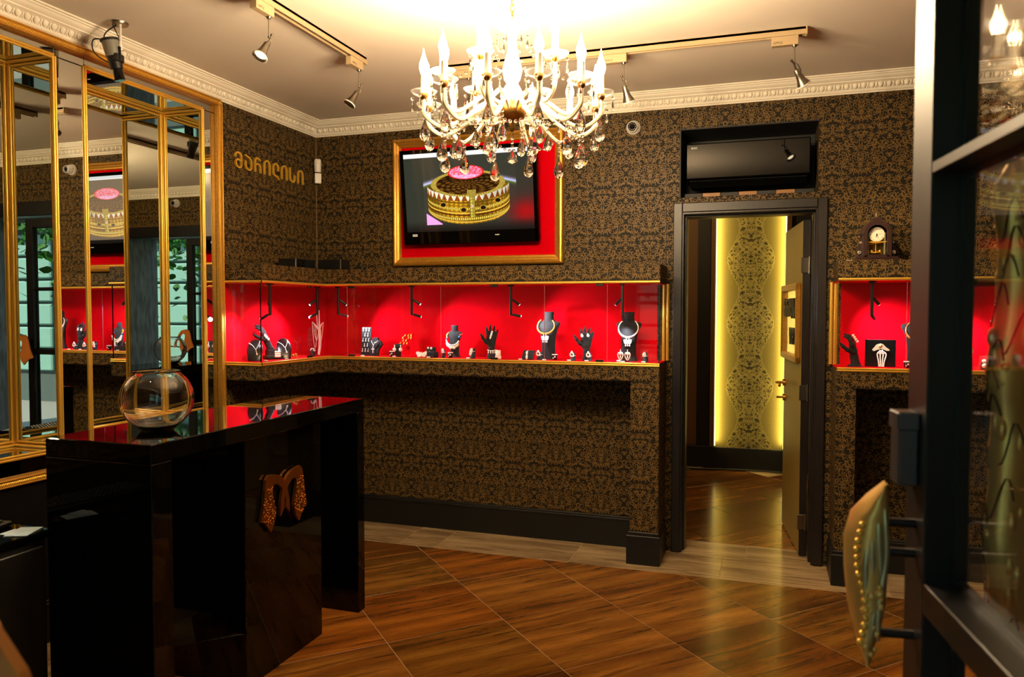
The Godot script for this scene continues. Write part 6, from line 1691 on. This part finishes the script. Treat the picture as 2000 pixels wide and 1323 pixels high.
	tagcard(Vector3(2.175, y, 0.215), "second small white price tag left of the teardrop earrings' stand")
	ring_finger("small navy ring stand at the right end of the long case", Vector3(2.330, y, 0.20), 0.052, 0.032, 0)
	tagcard(Vector3(2.328, y, 0.262), "small white price tag at the right end of the long case")
	# --- right case
	var rh := thing("hand_display", "black leaning display hand left of the comb in the right showcase", "display hand", Vector3(3.452, y, 0.16), 0.35)
	var rm := part("hand", lean_hand, black_cloth, rh)
	rm.transform = Transform3D(Basis(Vector3(0, 0, 1), 0.20) * Basis(Vector3.UP, 0.9), Vector3(0.008, 0, 0))
	rm.scale = Vector3(1.15, 1.0, 1.15)
	part("base", B.new().lathe([Vector2(0.042, 0), Vector2(0.036, 0.004), Vector2(0.024, 0.012)], 20), black_cloth, rh)
	var rbr := thing("bracelet", "silver plaque bracelet on the leaning hand of the right showcase", "bracelet", Vector3(3.452, y, 0.16), 0.35)
	var rf := B.new()
	for k in 4: rf.ball(Vector3(-0.022 + 0.008 * k, 0.168 - 0.011 * k, 0.026), Vector3(0.007, 0.008, 0.004), 6)
	part("plaque", rf, silver, rbr)
	var cd := thing("comb_display", "square black board carrying a white and gold ornamental hair comb", "comb display", Vector3(3.578, y, 0.16))
	part("board", B.new().box(Vector3(0, 0.073, -0.004), Vector3(0.150, 0.146, 0.008), 0.002), mat(Color(0.03, 0.03, 0.03), 0.3), cd)
	var cmb := thing("hair_comb", "ornamental hair comb with four silver tines on the square black board", "comb", Vector3(3.578, y, 0.165))
	var hp2 := PackedVector2Array()
	for e in [[0.0, 0.126], [0.012, 0.122], [0.024, 0.108], [0.042, 0.094], [0.044, 0.088], [0.030, 0.086], [0.014, 0.094], [0.006, 0.092], [-0.002, 0.086], [-0.010, 0.094], [-0.024, 0.088], [-0.034, 0.084], [-0.042, 0.092], [-0.032, 0.104], [-0.020, 0.120]]: hp2.append(Vector2(e[0], e[1]))
	part("crest", B.new().prism(hp2, 0.005, Transform3D(), 0.0012).ball(Vector3(-0.004, 0.112, 0.005), Vector3(0.008, 0.007, 0.004), 6), mat(Color(0.88, 0.84, 0.70), 0.3, 0.3), cmb)
	part("gold_boss", B.new().ball(Vector3(0.002, 0.116, 0.006), Vector3(0.006, 0.006, 0.003), 6), gold, cmb)
	for k in 4:
		var x := -0.018 + 0.0135 * k
		part("tine", B.new().tube(bez([Vector3(0.002, 0.088, 0.003), Vector3(x * 1.05 + 0.003, 0.070, 0.004), Vector3(x * 0.7 + 0.003, 0.03, 0.004), Vector3(x * 0.55 + 0.003, 0.002, 0.004)], 4), 0.0034, 6), silver, cmb)
	part("hub", B.new().prism(PackedVector2Array([Vector2(-0.018, 0.070), Vector2(0.024, 0.070), Vector2(0.016, 0.080), Vector2(0.008, 0.096), Vector2(-0.004, 0.096), Vector2(-0.010, 0.080)]), 0.004, Transform3D(Basis(), Vector3(0, 0, 0.001)), 0.001), silver, cmb)
	bust("neck_bust", "tall black neck bust in the right showcase half hidden by the glass door", Vector3(3.755, y, 0.135), 0.292)
	torque("amber toned torque necklace on the half hidden bust of the right showcase", Vector3(3.755, y + 0.196, 0.142), 0.112, 0.104, mat(Color(0.85, 0.5, 0.25), 0.3, 0.3))
	var oc := thing("earring_card", "navy card with round golden openwork earrings seen through the glass door", "earring card", Vector3(3.965, y, 0.17))
	part("card", B.new().box(Vector3(0, 0.066, 0), Vector3(0.085, 0.132, 0.006), 0.001, Basis(Vector3.RIGHT, -0.12)), navy, oc)
	for x in [-0.024, 0.022]:
		var eb := B.new()
		for rr2 in [0.021, 0.012]:
			var pts := []
			for k in 17: pts.append(Vector3(x + rr2 * cos(TAU * k / 16), 0.092 + rr2 * sin(TAU * k / 16), 0.008))
			eb.tube(pts, 0.002, 5, false)
		for k in 5: eb.ball(Vector3(x - 0.016 + 0.008 * k, 0.066, 0.012), Vector3(0.0025, 0.005, 0.002), 5)
		eb.ball(Vector3(x, 0.092, 0.009), Vector3(0.005, 0.005, 0.003), 6)
		part("earring", eb, gold, oc)
	var er := thing("ring_stand", "dark ring stand with two silver balls right of the golden earrings", "ring stand", Vector3(4.055, y, 0.19))
	part("finger", B.new().lathe([Vector2(0.014, 0), Vector2(0.012, 0.04), Vector2(0.006, 0.05)], 12), navy, er)
	part("setting", B.new().ball(Vector3(0, 0.044, 0.008), Vector3(0.011, 0.010, 0.007), 8).ball(Vector3(0.001, 0.020, 0.012), Vector3(0.012, 0.012, 0.007), 8), silver, er)

# ------------------------------------------------------------------ the street outside, seen in the mirrors
func build_street():
	struct("ground", B.new().bb(Vector3(-8, -0.22, ZF + 0.5), Vector3(12, -0.02, 14)), mat(Color(0.55, 0.55, 0.52), 0.85))
	var f := thing("shop_front", "pale green shop front across the street, seen only in the mirrors", "building", Vector3(2.5, -0.02, 8.6))
	var pg := mat(Color(0.50, 0.68, 0.62), 0.6)
	part("wall", B.new().bb(Vector3(-7, 0, 0.12), Vector3(8, 3.6, 0.4)), mat(Color(0.30, 0.36, 0.34), 0.8), f)
	for i in 11:
		for k in 6: part("shutter_slat", B.new().bb(Vector3(-6.5 + 1.25 * i, 0.5 + 0.37 * k, 0.05), Vector3(-5.4 + 1.25 * i, 0.83 + 0.37 * k, 0.12), 0.02), pg, f)
	part("cornice", B.new().bb(Vector3(-7, 2.8, -0.2), Vector3(8, 3.0, 0.12)), mat(Color(0.85, 0.87, 0.86), 0.6), f)
	var wood := mat(Color(0.45, 0.26, 0.12), 0.6)
	for r in [[Vector3(3.25, -0.02, 6.6), "brown wooden street crate beside the shop entrance, seen in the mirrors"], [Vector3(2.2, -0.02, 6.9), "brown wooden street crate further left across the pavement, seen in the mirrors"], [Vector3(3.9, -0.02, 7.0), "brown wooden street crate further right across the pavement, seen in the mirrors"]]:
		var c := thing("wooden_crate", r[1], "crate", r[0], 0.2)
		for k in 7: part("board", B.new().bb(Vector3(-0.35, 0.02 + 0.19 * k, -0.25), Vector3(0.35, 0.19 + 0.19 * k, 0.25), 0.01), wood, c)
	var lv := SurfaceTool.new()
	lv.begin(Mesh.PRIMITIVE_TRIANGLES)
	var leaf := B.new().prism(PackedVector2Array([Vector2(0, 0), Vector2(0.03, 0.025), Vector2(0.035, 0.06), Vector2(0.012, 0.10), Vector2(0, 0.115), Vector2(-0.012, 0.10), Vector2(-0.035, 0.06), Vector2(-0.03, 0.025)]), 0.002).done()
	rng.seed = 99
	for i in 1800:
		var p := Vector3(rng.randf_range(0.5, 4.8), 0, rng.randf_range(5.6, 7.0))
		p.y = 2.8 - absf(rng.randfn(0, 0.45))
		lv.append_from(leaf, 0, Transform3D(Basis.from_euler(Vector3(rng.randf() * TAU, rng.randf() * TAU, rng.randf() * TAU)).scaled(Vector3.ONE * rng.randf_range(0.8, 1.4)), p))
	var gm := mat(Color(0.16, 0.42, 0.08), 0.5)
	gm.backlight_enabled = true
	gm.backlight = Color(0.2, 0.5, 0.1)
	var vl := tag(part("vine_leaves", lv.commit(), gm), "green vine leaves hanging over the street, seen only in the mirrors", "vine")
	stuff(vl)

# ------------------------------------------------------------------ scene
func _ready():
	var cam := Camera3D.new()
	cam.name = "camera"
	add_child(cam)
	cam.transform = Transform3D(Basis(Vector3.UP, 0.32134) * Basis(Vector3.RIGHT, -0.03781) * Basis(Vector3.BACK, 0.00091), Vector3(2.9896, 1.4658, 4.6428))
	cam.projection = Camera3D.PROJECTION_FRUSTUM
	cam.near = 0.05
	cam.size = 0.1 * 661.5 / 1484.48      # a 27 mm lens on a 36 by 24 mm picture
	cam.frustum_offset = Vector2.ZERO
	var lens := CameraAttributesPhysical.new()
	lens.frustum_focal_length = 26.93
	lens.frustum_focus_distance = 4.3
	lens.frustum_near = 0.05
	lens.frustum_far = 60.0
	lens.exposure_aperture = 6.3
	cam.attributes = lens
	cam.far = 60.0
	cam.current = true
	var env := Environment.new()
	env.background_mode = Environment.BG_SKY
	var sky := Sky.new()
	var sm := ProceduralSkyMaterial.new()
	sm.sky_top_color = Color(0.60, 0.70, 0.82)
	sm.sky_horizon_color = Color(0.80, 0.87, 0.94)
	sm.ground_bottom_color = Color(0.3, 0.3, 0.3)
	sm.ground_horizon_color = Color(0.55, 0.56, 0.56)
	sm.sky_energy_multiplier = 1.6
	sm.ground_energy_multiplier = 0.4
	sky.sky_material = sm
	env.sky = sky
	env.tonemap_mode = Environment.TONE_MAPPER_LINEAR
	env.tonemap_exposure = EXPOSURE
	env.sdfgi_enabled = true
	env.ssao_enabled = true
	env.ssil_enabled = true
	var sun := DirectionalLight3D.new()
	sun.name = "sun"
	sun.light_color = Color(1.0, 0.96, 0.88)
	sun.light_energy = 3.0
	sun.light_angular_distance = 0.5
	sun.shadow_enabled = true
	sun.rotation_degrees = Vector3(-48, 172, 0)
	add_child(sun)
	var we := WorldEnvironment.new()
	we.name = "environment"
	we.environment = env
	add_child(we)
	rng.seed = 3
	make_materials()
	build_room()
	build_doors()
	build_mirror()
	build_cases()
	build_desk()
	build_wall_things()
	build_tracks()
	build_chandelier()
	build_jewellery()
	build_street()
const EXPOSURE := 1.0
